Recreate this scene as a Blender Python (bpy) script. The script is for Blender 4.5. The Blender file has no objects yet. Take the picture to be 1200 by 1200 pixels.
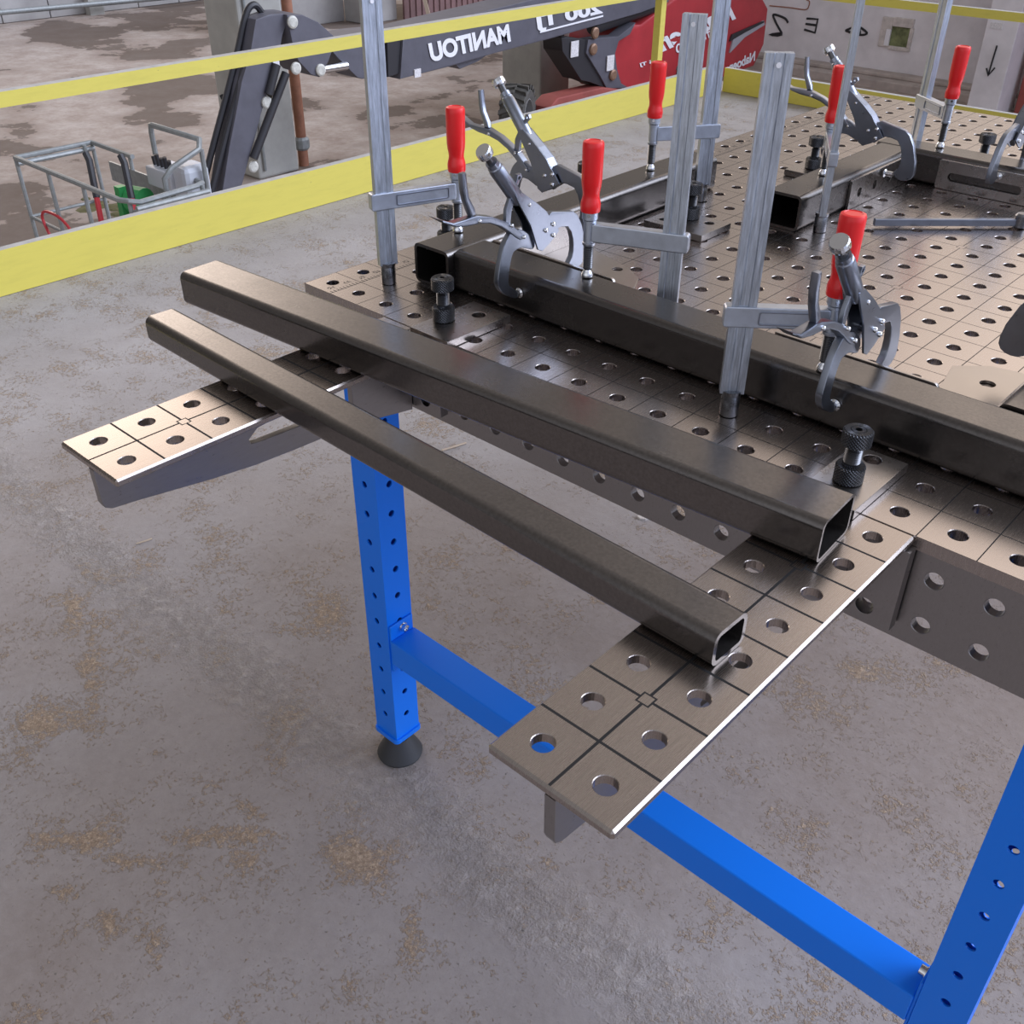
import bpy, bmesh, math, random
from mathutils import Vector, Matrix
R_ = math.radians
random.seed(4)
scene = bpy.context.scene
COL = scene.collection
D = {
 'jaw': [(-0.0208, 0.1028), (-0.0305, 0.0919), (-0.0364, 0.0752), (-0.04, 0.0588), (-0.0407, 0.0502), (-0.0365, 0.0414), (-0.0276, 0.0331), (-0.0112, 0.0244), (-0.005, 0.027), (-0.0113, 0.0348), (-0.0204, 0.0418), (-0.023, 0.0477), (-0.0213, 0.0636), (-0.0171, 0.0774), (-0.0118, 0.0815), (-0.001, 0.0817), (0.0173, 0.0755), (0.0208, 0.0826), (0.0162, 0.0912), (0.004, 0.0996), (-0.0049, 0.1038), (-0.0138, 0.104)],
 'body': [(-0.0176, 0.145), (-0.0066, 0.1463), (0.0196, 0.1281), (0.0345, 0.1163), (0.0411, 0.1079), (0.0501, 0.0991), (0.0582, 0.0884), (0.0415, 0.0773), (0.0286, 0.0713), (0.021, 0.075), (0.0075, 0.1068), (-0.0106, 0.1332)],
 'fixed': [(0.0337, 0.0869), (0.0423, 0.1071), (0.0496, 0.1109), (0.0884, 0.1029), (0.0966, 0.097), (0.1055, 0.0833), (0.1131, 0.0618), (0.1149, 0.0373), (0.1029, 0.0324), (0.0927, 0.0325), (0.0829, 0.041), (0.0898, 0.0467), (0.0908, 0.0622), (0.0859, 0.0791), (0.0795, 0.0868), (0.0677, 0.0891), (0.0562, 0.0889), (0.0434, 0.0769)],
 'lever': [(-0.1375, 0.1492), (-0.1242, 0.1428), (-0.1092, 0.1363), (-0.0903, 0.1359), (-0.0743, 0.136), (-0.0514, 0.1295), (-0.0346, 0.1216), (-0.0209, 0.1143), (0.0005, 0.0963), (0.0013, 0.092), (-0.0048, 0.092), (-0.0119, 0.0963), (-0.0243, 0.1061), (-0.038, 0.1154), (-0.0548, 0.1229), (-0.0713, 0.1264), (-0.0906, 0.128), (-0.1062, 0.1311), (-0.1214, 0.1388)],
 'rel': [(-0.0936, 0.1829), (-0.0874, 0.1831), (-0.0856, 0.1682), (-0.0834, 0.1567), (-0.0757, 0.1438), (-0.0736, 0.1366), (-0.0814, 0.1356), (-0.0898, 0.1537), (-0.0926, 0.1653)],
 'link': [(-0.0082, 0.1644), (-0.0024, 0.1648), (-0.0006, 0.1605), (-0.0074, 0.1535), (-0.0175, 0.1259), (-0.0191, 0.1144), (-0.0271, 0.1163), (-0.0261, 0.1302), (-0.0176, 0.1469), (-0.0092, 0.1589)],
 'pts': [(-0.0483, 0.1882), (-0.0107, 0.1445), (-0.0597, 0.2024), (-0.0546, 0.1963), (0.0463, 0.0988), (0.0334, 0.0949), (0.0468, 0.0861), (-0.0215, 0.1131), (-0.0013, 0.0951), (-0.0712, 0.1296), (0.0053, 0.1301), (-0.0057, 0.0272), (0.0737, 0.0866)],
 'jib': [(6.225, -1.163), (6.404, -1.132), (6.58, -1.142), (6.6, -1.235), (6.527, -1.345), (6.471, -1.491), (6.387, -1.601), (6.31, -1.729), (6.239, -1.894), (6.145, -2.056), (6.044, -2.255), (5.915, -2.488), (5.781, -2.741), (5.511, -2.814), (5.7, -2.319), (5.865, -1.941), (5.959, -1.714), (6.113, -1.447)],
 'knuckle': [(6.568, -1.149), (6.759, -1.165), (6.956, -1.256), (7.185, -1.441), (7.111, -1.552), (7.049, -1.651), (6.909, -1.795), (6.795, -1.752), (6.651, -1.6), (6.604, -1.473), (6.576, -1.25)],
 'boomhead': [(7.155, -1.436), (7.661, -1.441), (8.169, -1.462), (8.132, -1.601), (8.041, -1.918), (7.869, -1.94), (7.564, -1.916), (7.491, -1.888), (7.258, -1.671), (7.162, -1.573)],
 'boom': [(8.155, -1.478), (9.281, -1.414), (10.691, -1.336), (13.302, -1.171), (13.378, -1.664), (12.719, -1.735), (11.785, -1.792), (10.71, -1.852), (9.65, -1.898), (8.826, -1.948), (8.063, -1.977)],
 'lug': [(9.015, -1.934), (9.101, -2.014), (9.418, -1.967), (9.665, -1.89)],
 'sleeve': [(7.928, -1.551), (8.164, -1.533), (8.081, -1.924), (7.908, -1.937)],
 'cyl1': [(6.494, -1.698), (5.954, -2.473)],
 'cyl2': [(6.388, -1.601), (6.247, -1.874)],
 'rod': [(6.954, -1.735), (7.334, -1.742)],
 'hose': [(5.395, -2.74), (5.636, -2.283), (5.885, -1.82), (6.072, -1.455), (6.185, -1.214), (6.269, -1.083), (6.356, -1.06), (6.419, -1.129)],
 'hoseb': [(5.445, -2.751), (5.686, -2.292), (5.936, -1.827), (6.092, -1.522)],
 'pins': [(6.619, -1.221), (6.921, -1.722), (6.599, -1.662), (6.224, -1.955), (5.95, -2.562), (6.531, -1.446)],
 'panelL': [(11.007, -1.876), (11.096, -1.875), (11.555, -1.96), (11.512, -2.128), (11.841, -2.46), (12.015, -2.656), (11.654, -2.524), (11.461, -2.474), (11.282, -2.295), (11.033, -2.047)],
 'plate': [(11.536, -1.958), (11.8, -1.966), (12.228, -1.993), (12.612, -1.857), (12.488, -2.0), (12.235, -2.06), (12.171, -2.209), (12.232, -2.421), (12.355, -2.635), (12.572, -2.737), (12.015, -2.656), (11.841, -2.46), (11.512, -2.128)],
 'red': [(12.171, -2.209), (12.254, -2.051), (12.421, -1.948), (12.615, -1.88), (12.823, -1.902), (13.082, -1.816), (13.49, -1.686), (13.802, -1.589), (14.694, -1.455), (15.858, -1.645), (16.119, -1.829), (16.396, -2.046), (16.414, -2.6), (16.169, -2.919), (15.274, -2.959), (14.552, -3.117), (12.536, -2.792), (12.377, -2.65), (12.212, -2.419)],
 'stripe': [(15.287, -2.592), (15.357, -2.345), (16.245, -2.21), (16.291, -2.28), (15.683, -2.407)],
 'stripe2': [(15.238, -2.382), (15.292, -2.287), (16.237, -2.183), (16.245, -2.21), (15.656, -2.302)],
 'base': [(10.689, -2.704), (10.881, -2.601), (11.854, -2.61), (12.575, -2.761), (14.052, -3.017), (14.578, -3.252), (11.914, -3.315), (10.684, -3.096)],
 'cyl3': [(11.79, -1.846), (12.667, -1.807)],
 'tpins': [(11.661, -1.886), (11.64, -2.089), (12.119, -2.486)],
 'decal': [(11.267, -2.044), (12.043, -2.317), (9.699, -1.639)],
 'manitou': [(9.949, -1.794), (8.562, -1.857), (9.901, -1.583)],
 'tj': [(11.815, -1.699), (10.47, -1.743), (11.76, -1.493)],
 'undl': [(10.504, -1.757), (11.815, -1.699), (11.813, -1.677), (10.503, -1.737)],
 'maltb': [(15.38, -2.097), (13.397, -2.349), (15.093, -1.835)],
 'small50': [(14.702, -2.285), (13.765, -2.419), (14.634, -2.191)],
 'naboen': [(16.143, -2.821), (15.338, -2.901), (16.156, -2.662)],
 'lt5': [(13.177, -2.488), (12.857, -2.493), (13.147, -2.424)],
 'winpix': [(-7.805, -2.183), (-7.284, -2.157), (-7.259, -2.637), (-7.766, -2.63)],
 'winin': [(-7.63, -2.349), (-7.298, -2.287), (-7.301, -2.589), (-7.618, -2.6)],
 'gS': [(-9.597, -2.456), (-9.666, -2.393), (-9.847, -2.353), (-9.918, -2.367), (-9.821, -2.503), (-9.69, -2.666), (-9.937, -2.688), (-9.681, -2.634)],
 'gE': [(-9.24, -2.35), (-9.024, -2.339), (-9.037, -2.559), (-9.254, -2.531)],
 'gEm': [(-9.243, -2.437), (-9.032, -2.438)],
 'gEye': [(-8.466, -2.462), (-8.357, -2.406), (-8.229, -2.381), (-8.069, -2.453), (-8.126, -2.493), (-8.258, -2.496), (-8.466, -2.462)],
 'gTop': [(-10.017, -2.218), (-9.583, -2.211), (-9.299, -2.214), (-9.24, -2.156), (-9.241, -2.076), (-9.3, -2.059)],
 'gEyein': [(-8.238, -2.404), (-8.264, -2.441), (-8.239, -2.483), (-8.195, -2.478), (-8.217, -2.413)],
 'gP': [(-5.447, -2.282), (-5.44, -2.402), (-5.46, -2.564), (-5.452, -2.687)],
 'gP2': [(-5.5, -2.656), (-5.448, -2.699), (-5.412, -2.595)],
 'ledge': [(-9.64, -3.252), (-9.62, -3.367), (-5.7, -3.041), (-5.608, -3.38)],
 'heart': [(-11.546, -2.419), (-11.48, -2.462), (-11.418, -2.337), (-11.502, -2.402)],
 'oval': [(6.502, -2.008), (6.551, -2.267), (6.516, -2.125)],
 'x1': [(12.739, -2.321), (12.883, -2.511)],
 'x2': [(12.904, -2.348), (12.759, -2.487)],
}
SAND = [(-1.444, 0.277, -0.48, 0.083, 0.02), (-1.241, 0.21, -0.5, 0.127, 0.027), (-1.195, 0.074, 0.75, 0.06, 0.036), (-0.909, 0.004, 0.75, 0.094, 0.02), (-0.8, 0.051, 0.75, 0.079, 0.021), (-0.837, -0.055, 0.75, 0.038, 0.02), (-0.733, -0.037, -0.51, 0.035, 0.02), (-0.652, -0.016, -0.54, 0.051, 0.033), (-0.751, 0.23, 0.75, 0.035, 0.024), (-0.544, 0.288, 0.75, 0.079, 0.067), (-0.39, 0.235, -0.74, 0.076, 0.027), (-0.404, 0.152, -0.7, 0.037, 0.035), (-0.759, 0.154, 0.75, 0.081, 0.023), (-0.868, 0.406, 0.75, 0.061, 0.051), (-1.046, 0.629, -0.68, 0.104, 0.043), (-0.972, 1.462, 0.75, 0.128, 0.071), (-0.739, 1.421, 0.75, 0.12, 0.103), (-0.884, 1.101, 0.75, 0.086, 0.044), (-0.177, 1.199, 0.75, 0.065, 0.041), (-0.549, 0.539, -0.8, 0.055, 0.044)]
PUDDLES = [(-22.4,10.6,1.9,1.0),(-16.0,6.2,1.1,.9),(-15.3,8.0,1.6,.9),(-23.2,12.9,1.2,1.6),(-20.0,16.6,1.6,2.2),(-17.2,17.6,1.2,2.2),(-13.6,9.7,.7,.8),(-18.6,13.2,.8,1.2),(-12.2,4.4,.8,.7)]
WSTR = 1.0
WORLD_RAMP = [(0., (.12,.105,.095)), (.5, (.24,.215,.20)), (.62, (.27,.24,.225)), (.8, (.42,.385,.365)), (1., (.50,.47,.47))]
BLOBS = [ # azimuth, elevation, sharpness, colour
    (47, 32, 15, (7.2, 7.9, 9.6)),     # open bay, bright sky
    (8, 14, 5, (1.0, 1.15, 1.6)),      # daylight from the +X side
    (100, 27, 32, (1.75, 1.48, 1.28)), # warm light from beyond the back wall
    (160, 16, 50, (8.0, 6.8, 5.9)),   # bay at the left
    (-75, 6, 3.5, (.80, .82, .90)),  # soft fill added to brighten faces turned towards -Y
]
# ------------------------------------------------------------------ materials
def new_mat(name):
    m = bpy.data.materials.new(name); m.use_nodes = True
    nt = m.node_tree; b = nt.nodes['Principled BSDF']
    return m, nt, b
def N(nt, t, **kw):
    n = nt.nodes.new(t)
    for k, v in kw.items():
        if k in n.inputs.keys(): n.inputs[k].default_value = v
        else: setattr(n, k, v)
    return n
def mathn(nt, op, a, b=None, c=None):
    n = nt.nodes.new('ShaderNodeMath'); n.operation = op
    for i, v in enumerate((a, b, c)):
        if v is None: continue
        if isinstance(v, (int, float)): n.inputs[i].default_value = v
        else: nt.links.new(v, n.inputs[i])
    return n.outputs[0]
def mixc(nt, fac, a, b, mode='MIX'):
    n = nt.nodes.new('ShaderNodeMix'); n.data_type = 'RGBA'; n.blend_type = mode
    for i, v in ((0, fac), (6, a), (7, b)):
        if isinstance(v, (int, float)): n.inputs[i].default_value = v
        elif isinstance(v, tuple): n.inputs[i].default_value = (*v, 1)
        else: nt.links.new(v, n.inputs[i])
    return n.outputs[2]
def coords(nt, scale=(1,1,1), kind='Object'):
    tc = N(nt, 'ShaderNodeTexCoord'); mp = N(nt, 'ShaderNodeMapping')
    mp.inputs['Scale'].default_value = scale
    nt.links.new(tc.outputs[kind], mp.inputs['Vector']); return mp.outputs['Vector']
def noise(nt, vec, scale, detail=4, rough=.6):
    n = N(nt, 'ShaderNodeTexNoise'); n.inputs['Scale'].default_value = scale
    n.inputs['Detail'].default_value = detail; n.inputs['Roughness'].default_value = rough
    nt.links.new(vec, n.inputs['Vector']); return n.outputs['Fac']
def ramp(nt, fac, stops):
    n = N(nt, 'ShaderNodeValToRGB'); cr = n.color_ramp
    while len(cr.elements) < len(stops): cr.elements.new(.5)
    for e, (p, c) in zip(cr.elements, stops):
        e.position = p; e.color = (*c, 1) if isinstance(c, tuple) else (c, c, c, 1)
    nt.links.new(fac, n.inputs[0]); return n.outputs[0]
def bump(nt, b, h, strength, dist):
    n = N(nt, 'ShaderNodeBump'); n.inputs['Strength'].default_value = strength; n.inputs['Distance'].default_value = dist
    nt.links.new(h, n.inputs['Height']); nt.links.new(n.outputs[0], b.inputs['Normal'])
def simple(name, col, rough=.5, metal=0., nscale=0, namt=.12, bstr=0, coat=0):
    m, nt, b = new_mat(name)
    b.inputs['Roughness'].default_value = rough; b.inputs['Metallic'].default_value = metal
    b.inputs['Base Color'].default_value = (*col, 1)
    if coat: b.inputs['Coat Weight'].default_value = coat
    if nscale:
        v = coords(nt); f = noise(nt, v, nscale)
        d = tuple(c*(1-namt) for c in col); l = tuple(min(1, c*(1+namt)) for c in col)
        nt.links.new(ramp(nt, f, [(.3, d), (.7, l)]), b.inputs['Base Color'])
        if bstr: bump(nt, b, f, bstr, .002)
    return m
M = {}
def steel(name, base, rough, grid=0, stretch=(1,1,1), brush=.1, namt=.06, aniso=0, tick=False):
    m, nt, b = new_mat(name)
    b.inputs['Metallic'].default_value = 1
    v = coords(nt, stretch); f = noise(nt, v, 60, 6, .7)
    col = ramp(nt, f, [(.25, tuple(c*(1-namt) for c in base)), (.75, tuple(c*(1+namt) for c in base))])
    r = ramp(nt, f, [(.2, rough-brush*.5), (.8, rough+brush*.5)])
    if grid:
        tc = N(nt, 'ShaderNodeTexCoord'); sp = N(nt, 'ShaderNodeSeparateXYZ'); nt.links.new(tc.outputs['Object'], sp.inputs[0])
        ge = N(nt, 'ShaderNodeNewGeometry'); sn = N(nt, 'ShaderNodeSeparateXYZ'); nt.links.new(ge.outputs['True Normal'], sn.inputs[0])
        up = mathn(nt, 'GREATER_THAN', sn.outputs[2], .9)
        ax = mathn(nt, 'PINGPONG', mathn(nt, 'ADD', sp.outputs[0], 10.025), .025)
        ay = mathn(nt, 'PINGPONG', mathn(nt, 'ADD', sp.outputs[1], 10.025), .025)
        mn = mathn(nt, 'MINIMUM', ax, ay)
        line = mathn(nt, 'LESS_THAN', mn, grid)
        # small square mark on some crossings
        qx = mathn(nt, 'PINGPONG', mathn(nt, 'ADD', sp.outputs[0], 9.975), .1)
        qy = mathn(nt, 'PINGPONG', mathn(nt, 'ADD', sp.outputs[1], 10.075), .1)
        mx = mathn(nt, 'MAXIMUM', qx, qy)
        inside = mathn(nt, 'LESS_THAN', mx, .0055)
        ring = mathn(nt, 'MULTIPLY', inside, mathn(nt, 'GREATER_THAN', mx, .0055-grid*1.2))
        line = mathn(nt, 'MAXIMUM', mathn(nt, 'MULTIPLY', line, mathn(nt, 'SUBTRACT', 1, inside)), ring)
        if tick:
            u = mathn(nt, 'ABSOLUTE', mathn(nt, 'SUBTRACT', sp.outputs[0], -.477))
            zone = mathn(nt, 'LESS_THAN', u, .0035)
            t1 = mathn(nt, 'PINGPONG', mathn(nt, 'ADD', sp.outputs[1], 10), .0025)
            tk = mathn(nt, 'MULTIPLY', zone, mathn(nt, 'LESS_THAN', t1, .0006))
            t2 = noise(nt, coords(nt, (1,1,1)), 420, 1, .5)
            zone2 = mathn(nt, 'LESS_THAN', mathn(nt, 'ABSOLUTE', mathn(nt, 'SUBTRACT', sp.outputs[0], -.488)), .004)
            t3 = mathn(nt, 'MULTIPLY', mathn(nt, 'LESS_THAN', mathn(nt, 'PINGPONG', mathn(nt, 'ADD', sp.outputs[1], 10.0125), .0125), .005), mathn(nt, 'GREATER_THAN', t2, .52))
            line = mathn(nt, 'MAXIMUM', line, mathn(nt, 'MAXIMUM', tk, mathn(nt, 'MULTIPLY', zone2, t3)))
        line = mathn(nt, 'MULTIPLY', line, up)
        col = mixc(nt, line, col, (.008, .008, .009))
        nt.links.new(mathn(nt, 'SUBTRACT', 1, mathn(nt, 'MULTIPLY', line, .8)), b.inputs['Metallic'])
        r = mathn(nt, 'MAXIMUM', r, mathn(nt, 'MULTIPLY', line, .8))
    nt.links.new(col, b.inputs['Base Color']); nt.links.new(r, b.inputs['Roughness'])
    if aniso: b.inputs['Anisotropic'].default_value = aniso
    return m
M['table'] = steel('table_steel', (.40,.36,.338), .26, grid=.0005, stretch=(14,1,1), namt=.10, tick=True)
M['arm_top'] = steel('arm_plate_steel', (.38,.338,.312), .27, grid=.0011, stretch=(24,.6,1), namt=.16)
M['plate'] = steel('ground_steel', (.30,.29,.29), .30, stretch=(10,1,4))
M['stop'] = steel('stop_steel', (.37,.345,.33), .28)
M['stop2'] = steel('stop_base_steel', (.40,.365,.335), .34)
M['bar'] = steel('galvanised_bar', (.47,.51,.57), .46, stretch=(9,9,.6), brush=.2, namt=.45)
M['cast'] = steel('cast_steel', (.50,.54,.61), .42, brush=.2, namt=.15)
M['cast2'] = steel('plier_steel', (.285,.31,.365), .30, brush=.1, namt=.08)
M['chrome'] = steel('polished_chrome', (.75,.77,.8), .12, brush=.04)
M['socket'] = steel('dark_socket_steel', (.22,.225,.24), .28, brush=.1, namt=.3)
M['thread'] = steel('threaded_steel', (.13,.132,.14), .32)
def tube_mat(name, base, rough):
    m, nt, b = new_mat(name); b.inputs['Metallic'].default_value = .92
    v = coords(nt); f = noise(nt, v, 340, 3, .6); g = noise(nt, v, 18, 4, .6)
    col = ramp(nt, f, [(.3, tuple(c*.85 for c in base)), (.7, tuple(c*1.15 for c in base))])
    nt.links.new(col, b.inputs['Base Color'])
    nt.links.new(ramp(nt, g, [(.3, rough-.04), (.75, rough+.06)]), b.inputs['Roughness'])
    bump(nt, b, f, .12, .00012)
    return m
M['tube'] = tube_mat('mill_scale_steel', (.122,.113,.108), .25)
M['tube_loose'] = tube_mat('mill_scale_steel_loose', (.158,.146,.139), .235)
M['black'] = simple('black_oxide', (.02,.02,.023), .32, .7)
# knurl
m, nt, b = new_mat('knurled_black'); M['knurl'] = m
b.inputs['Metallic'].default_value = .8; b.inputs['Roughness'].default_value = .28; b.inputs['Base Color'].default_value = (.05,.052,.058,1)
tc = N(nt, 'ShaderNodeTexCoord'); sp = N(nt, 'ShaderNodeSeparateXYZ'); nt.links.new(tc.outputs['Object'], sp.inputs[0])
ang = mathn(nt, 'ARCTAN2', sp.outputs[1], sp.outputs[0])
a1 = mathn(nt, 'SINE', mathn(nt, 'ADD', mathn(nt, 'MULTIPLY', ang, 26), mathn(nt, 'MULTIPLY', sp.outputs[2], 2100)))
a2 = mathn(nt, 'SINE', mathn(nt, 'SUBTRACT', mathn(nt, 'MULTIPLY', ang, 26), mathn(nt, 'MULTIPLY', sp.outputs[2], 2100)))
hh = mathn(nt, 'MAXIMUM', a1, a2)
bump(nt, b, hh, .8, .0012)
M['red'] = simple('red_plastic', (.80,.010,.012), .33, 0, coat=.15)
M['blue'] = simple('blue_powder_coat', (.008,.205,.92), .34, 0)
M['blue'].node_tree.nodes['Principled BSDF'].inputs['Specular IOR Level'].default_value = .3
M['rubber'] = simple('dark_rubber', (.035,.037,.042), .55)
# yellow rail: painted front, raw grey top
def paint(name, col):
    m, nt, b = new_mat(name); b.inputs['Roughness'].default_value = .6
    f = noise(nt, coords(nt, (1, .5, 3)), 14, 6, .7)
    c1 = ramp(nt, f, [(.2, tuple(c*.9 for c in col)), (.5, col), (.8, tuple(min(1, c*1.04) for c in col))])
    s = noise(nt, coords(nt), 45, 3, .6)
    sm = ramp(nt, s, [(.73, 0.), (.77, 1.)])
    nt.links.new(mixc(nt, mathn(nt, 'MULTIPLY', sm, .5), c1, (.22,.18,.06)), b.inputs['Base Color'])
    return m
M['yellow'] = paint('yellow_paint', (.63,.54,.098))
M['raw'] = simple('raw_timber_grey', (.42,.41,.39), .8, 0, 20, .15)
# concrete floors
def floor_mat():
    m, nt, b = new_mat('workshop_concrete'); b.inputs['Roughness'].default_value = .8
    v = coords(nt)
    big = noise(nt, v, .8, 5, .55); med = noise(nt, v, 3.0, 9, .62); fine = noise(nt, v, 55, 7, .75); grit = noise(nt, v, 190, 4, .8)
    base = ramp(nt, med, [(.30, (.245,.198,.172)), (.5, (.315,.268,.245)), (.70, (.365,.332,.325))])
    base = mixc(nt, .5, base, ramp(nt, big, [(.38, (.270,.208,.176)), (.62, (.325,.303,.308))]))
    base = mixc(nt, .16, base, ramp(nt, fine, [(.3, (.06,.055,.05)), (.7, (.42,.40,.39))]))
    sp = N(nt, 'ShaderNodeSeparateXYZ'); nt.links.new(v, sp.inputs[0])
    # paler concrete towards the railings
    far = ramp(nt, mathn(nt, 'SUBTRACT', mathn(nt, 'MULTIPLY', sp.outputs[1], .35), mathn(nt, 'MULTIPLY', sp.outputs[0], .35)), [(.62, 0.), (1., 1.)])
    base = mixc(nt, mathn(nt, 'MULTIPLY', far, .7), base, ramp(nt, med, [(.3, (.315,.292,.282)), (.7, (.42,.397,.392))]))
    wob = noise(nt, v, 9, 6, .7); pm2 = noise(nt, v, 26, 6, .8)
    # swept piles and streaks of sandy dust
    dust = None
    for (px, py, a, lx, ly) in SAND:
        dx = mathn(nt, 'SUBTRACT', sp.outputs[0], px); dy = mathn(nt, 'SUBTRACT', sp.outputs[1], py); c, s_ = math.cos(a), math.sin(a)
        u = mathn(nt, 'DIVIDE', mathn(nt, 'ADD', mathn(nt, 'MULTIPLY', dx, c), mathn(nt, 'MULTIPLY', dy, s_)), lx)
        w = mathn(nt, 'DIVIDE', mathn(nt, 'SUBTRACT', mathn(nt, 'MULTIPLY', dy, c), mathn(nt, 'MULTIPLY', dx, s_)), ly)
        r = mathn(nt, 'SQRT', mathn(nt, 'ADD', mathn(nt, 'MULTIPLY', u, u), mathn(nt, 'MULTIPLY', w, w)))
        k = mathn(nt, 'SUBTRACT', 1.25, r); k = mathn(nt, 'MAXIMUM', k, 0)
        dust = k if dust is None else mathn(nt, 'MAXIMUM', dust, k)
    scat = mathn(nt, 'MULTIPLY', ramp(nt, med, [(.46, 0.), (.68, 1.)]), .42)
    dd = mathn(nt, 'ADD', mathn(nt, 'MAXIMUM', mathn(nt, 'MULTIPLY', dust, .8), scat), mathn(nt, 'MULTIPLY', mathn(nt, 'SUBTRACT', wob, .5), 3.6))
    dd = mathn(nt, 'ADD', dd, mathn(nt, 'MULTIPLY', mathn(nt, 'SUBTRACT', noise(nt, v, 130, 3, .8), .5), 4.2))
    mask = ramp(nt, dd, [(.40, 0.), (.95, 1.)])
    dirt = ramp(nt, grit, [(.3, (.19,.13,.085)), (.5, (.36,.26,.175)), (.70, (.72,.56,.41))])
    col = mixc(nt, mathn(nt, 'MULTIPLY', mask, .85), base, dirt)
    # rough spalled band running across the floor
    d = mathn(nt, 'ABSOLUTE', mathn(nt, 'ADD', mathn(nt, 'SUBTRACT', sp.outputs[1], .405), mathn(nt, 'MULTIPLY', mathn(nt, 'SUBTRACT', wob, .5), .16)))
    band = mathn(nt, 'MULTIPLY', ramp(nt, d, [(.02, 1.), (.085, 0.)]), ramp(nt, pm2, [(.40, .15), (.6, 1.)]))
    col = mixc(nt, mathn(nt, 'MULTIPLY', band, .55), col, ramp(nt, fine, [(.3, (.27,.235,.215)), (.7, (.58,.53,.505))]))
    spk = ramp(nt, noise(nt, v, 120, 2, .5), [(.25, 1.), (.29, 0.)])
    col = mixc(nt, mathn(nt, 'MULTIPLY', spk, .5), col, (.06,.052,.046))
    nt.links.new(col, b.inputs['Base Color'])
    cr = noise(nt, v, 38, 4, .6)
    h = mathn(nt, 'ADD', mathn(nt, 'MULTIPLY', fine, .2), mathn(nt, 'MULTIPLY', mask, mathn(nt, 'MULTIPLY', grit, .9)))
    h = mathn(nt, 'ADD', h, mathn(nt, 'MULTIPLY', band, mathn(nt, 'MULTIPLY', cr, 1.9)))
    h = mathn(nt, 'ADD', h, mathn(nt, 'MULTIPLY', wob, .45))
    bump(nt, b, h, .8, .0060)
    return m
M['floor'] = floor_mat()
def low_floor_mat():
    m, nt, b = new_mat('wet_ground')
    v = coords(nt); big = noise(nt, v, .42, 5, .55); med = noise(nt, v, 2.2, 8, .7); fine = noise(nt, v, 16, 6, .7)
    base = ramp(nt, med, [(.3, (.32,.245,.20)), (.52, (.46,.385,.335)), (.72, (.60,.54,.49))])
    base = mixc(nt, .2, base, ramp(nt, fine, [(.3, (.12,.09,.07)), (.7, (.5,.44,.4))]))
    sp = N(nt, 'ShaderNodeSeparateXYZ'); nt.links.new(v, sp.inputs[0]); pud = None
    for (px, py, lx, ly) in PUDDLES:
        u = mathn(nt, 'DIVIDE', mathn(nt, 'SUBTRACT', sp.outputs[0], px), lx); w = mathn(nt, 'DIVIDE', mathn(nt, 'SUBTRACT', sp.outputs[1], py), ly)
        k = mathn(nt, 'SUBTRACT', .16, mathn(nt, 'MULTIPLY', mathn(nt, 'ADD', mathn(nt, 'MULTIPLY', u, u), mathn(nt, 'MULTIPLY', w, w)), .12)); k = mathn(nt, 'MAXIMUM', k, 0)
        pud = k if pud is None else mathn(nt, 'MAXIMUM', pud, k)
    dm = mathn(nt, 'ADD', mathn(nt, 'ADD', big, pud), mathn(nt, 'MULTIPLY', med, .22))
    wet = ramp(nt, dm, [(.655, 0.), (.665, 1.)])
    damp = ramp(nt, dm, [(.58, 0.), (.66, 1.)])
    col = mixc(nt, mathn(nt, 'MULTIPLY', damp, .42), base, (.19,.135,.105))
    col = mixc(nt, mathn(nt, 'MULTIPLY', wet, .7), col, (.10,.075,.06))
    nt.links.new(col, b.inputs['Base Color'])
    b.inputs['Roughness'].default_value = .8; b.inputs['Specular IOR Level'].default_value = .15
    return m
M['low'] = low_floor_mat()
M['wall'] = simple('grey_concrete_wall', (.76,.735,.75), .85, 0, 1.6, .14)
M['wall2'] = simple('pale_concrete_blocks', (.36,.345,.33), .85, 0, 1.2, .2)
M['ledge'] = simple('stained_concrete_ledge', (.46,.40,.36), .9, 0, 3, .25)
M['dark'] = simple('dark_gap', (.06,.045,.04), .9, 0, 4, .3)
M['column'] = simple('weathered_column', (.38,.37,.335), .85, 0, 2.2, .16)
M['column2'] = simple('weathered_column_light', (.40,.39,.37), .85, 0, 2.2, .16)
M['pipe'] = simple('rusty_brown_pipe', (.30,.13,.075), .7, 0, 12, .2)
M['boom'] = simple('dark_grey_machine_paint', (.10,.098,.118), .5, 0, 6, .12)
M['boomdk'] = simple('near_black_steel', (.025,.024,.028), .5, 0)
M['mred'] = simple('red_machine_paint', (.42,.035,.042), .38, 0, 2.5, .14)
M['mreddk'] = simple('dusty_red_deck', (.33,.075,.06), .65, 0, 3, .2)
M['white'] = simple('white_lettering', (.85,.85,.88), .5)
M['magenta'] = simple('crimson_lettering', (.45,.05,.12), .5)
M['grayst'] = simple('silver_stripe', (.38,.37,.40), .45)
M['pin'] = simple('pale_pin_cap', (.55,.54,.48), .5, 0, 30, .2)
M['rustpin'] = simple('rusty_pin', (.28,.17,.11), .5, .4, 30, .2)
M['tire'] = simple('muddy_tyre', (.085,.08,.07), .85, 0, 14, .35)
M['rim'] = simple('grey_rim', (.22,.22,.215), .6)
M['galv'] = simple('galvanised_rail', (.28,.295,.29), .5, .35, 20, .15)
M['graffiti'] = simple('black_spray_paint', (.02,.02,.022), .7)
M['green'] = simple('green_plastic', (.03,.30,.08), .5)
M['tankgray'] = simple('light_grey_box', (.50,.52,.56), .5)
M['redhandle'] = simple('red_tool_handle', (.50,.03,.04), .5)
M['winin'] = simple('overgrown_view', (.17,.19,.09), .9, 0, 8, .5)
M['flash'] = simple('flaking_render', (.62,.57,.53), .9, 0, 9, .2)
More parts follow.
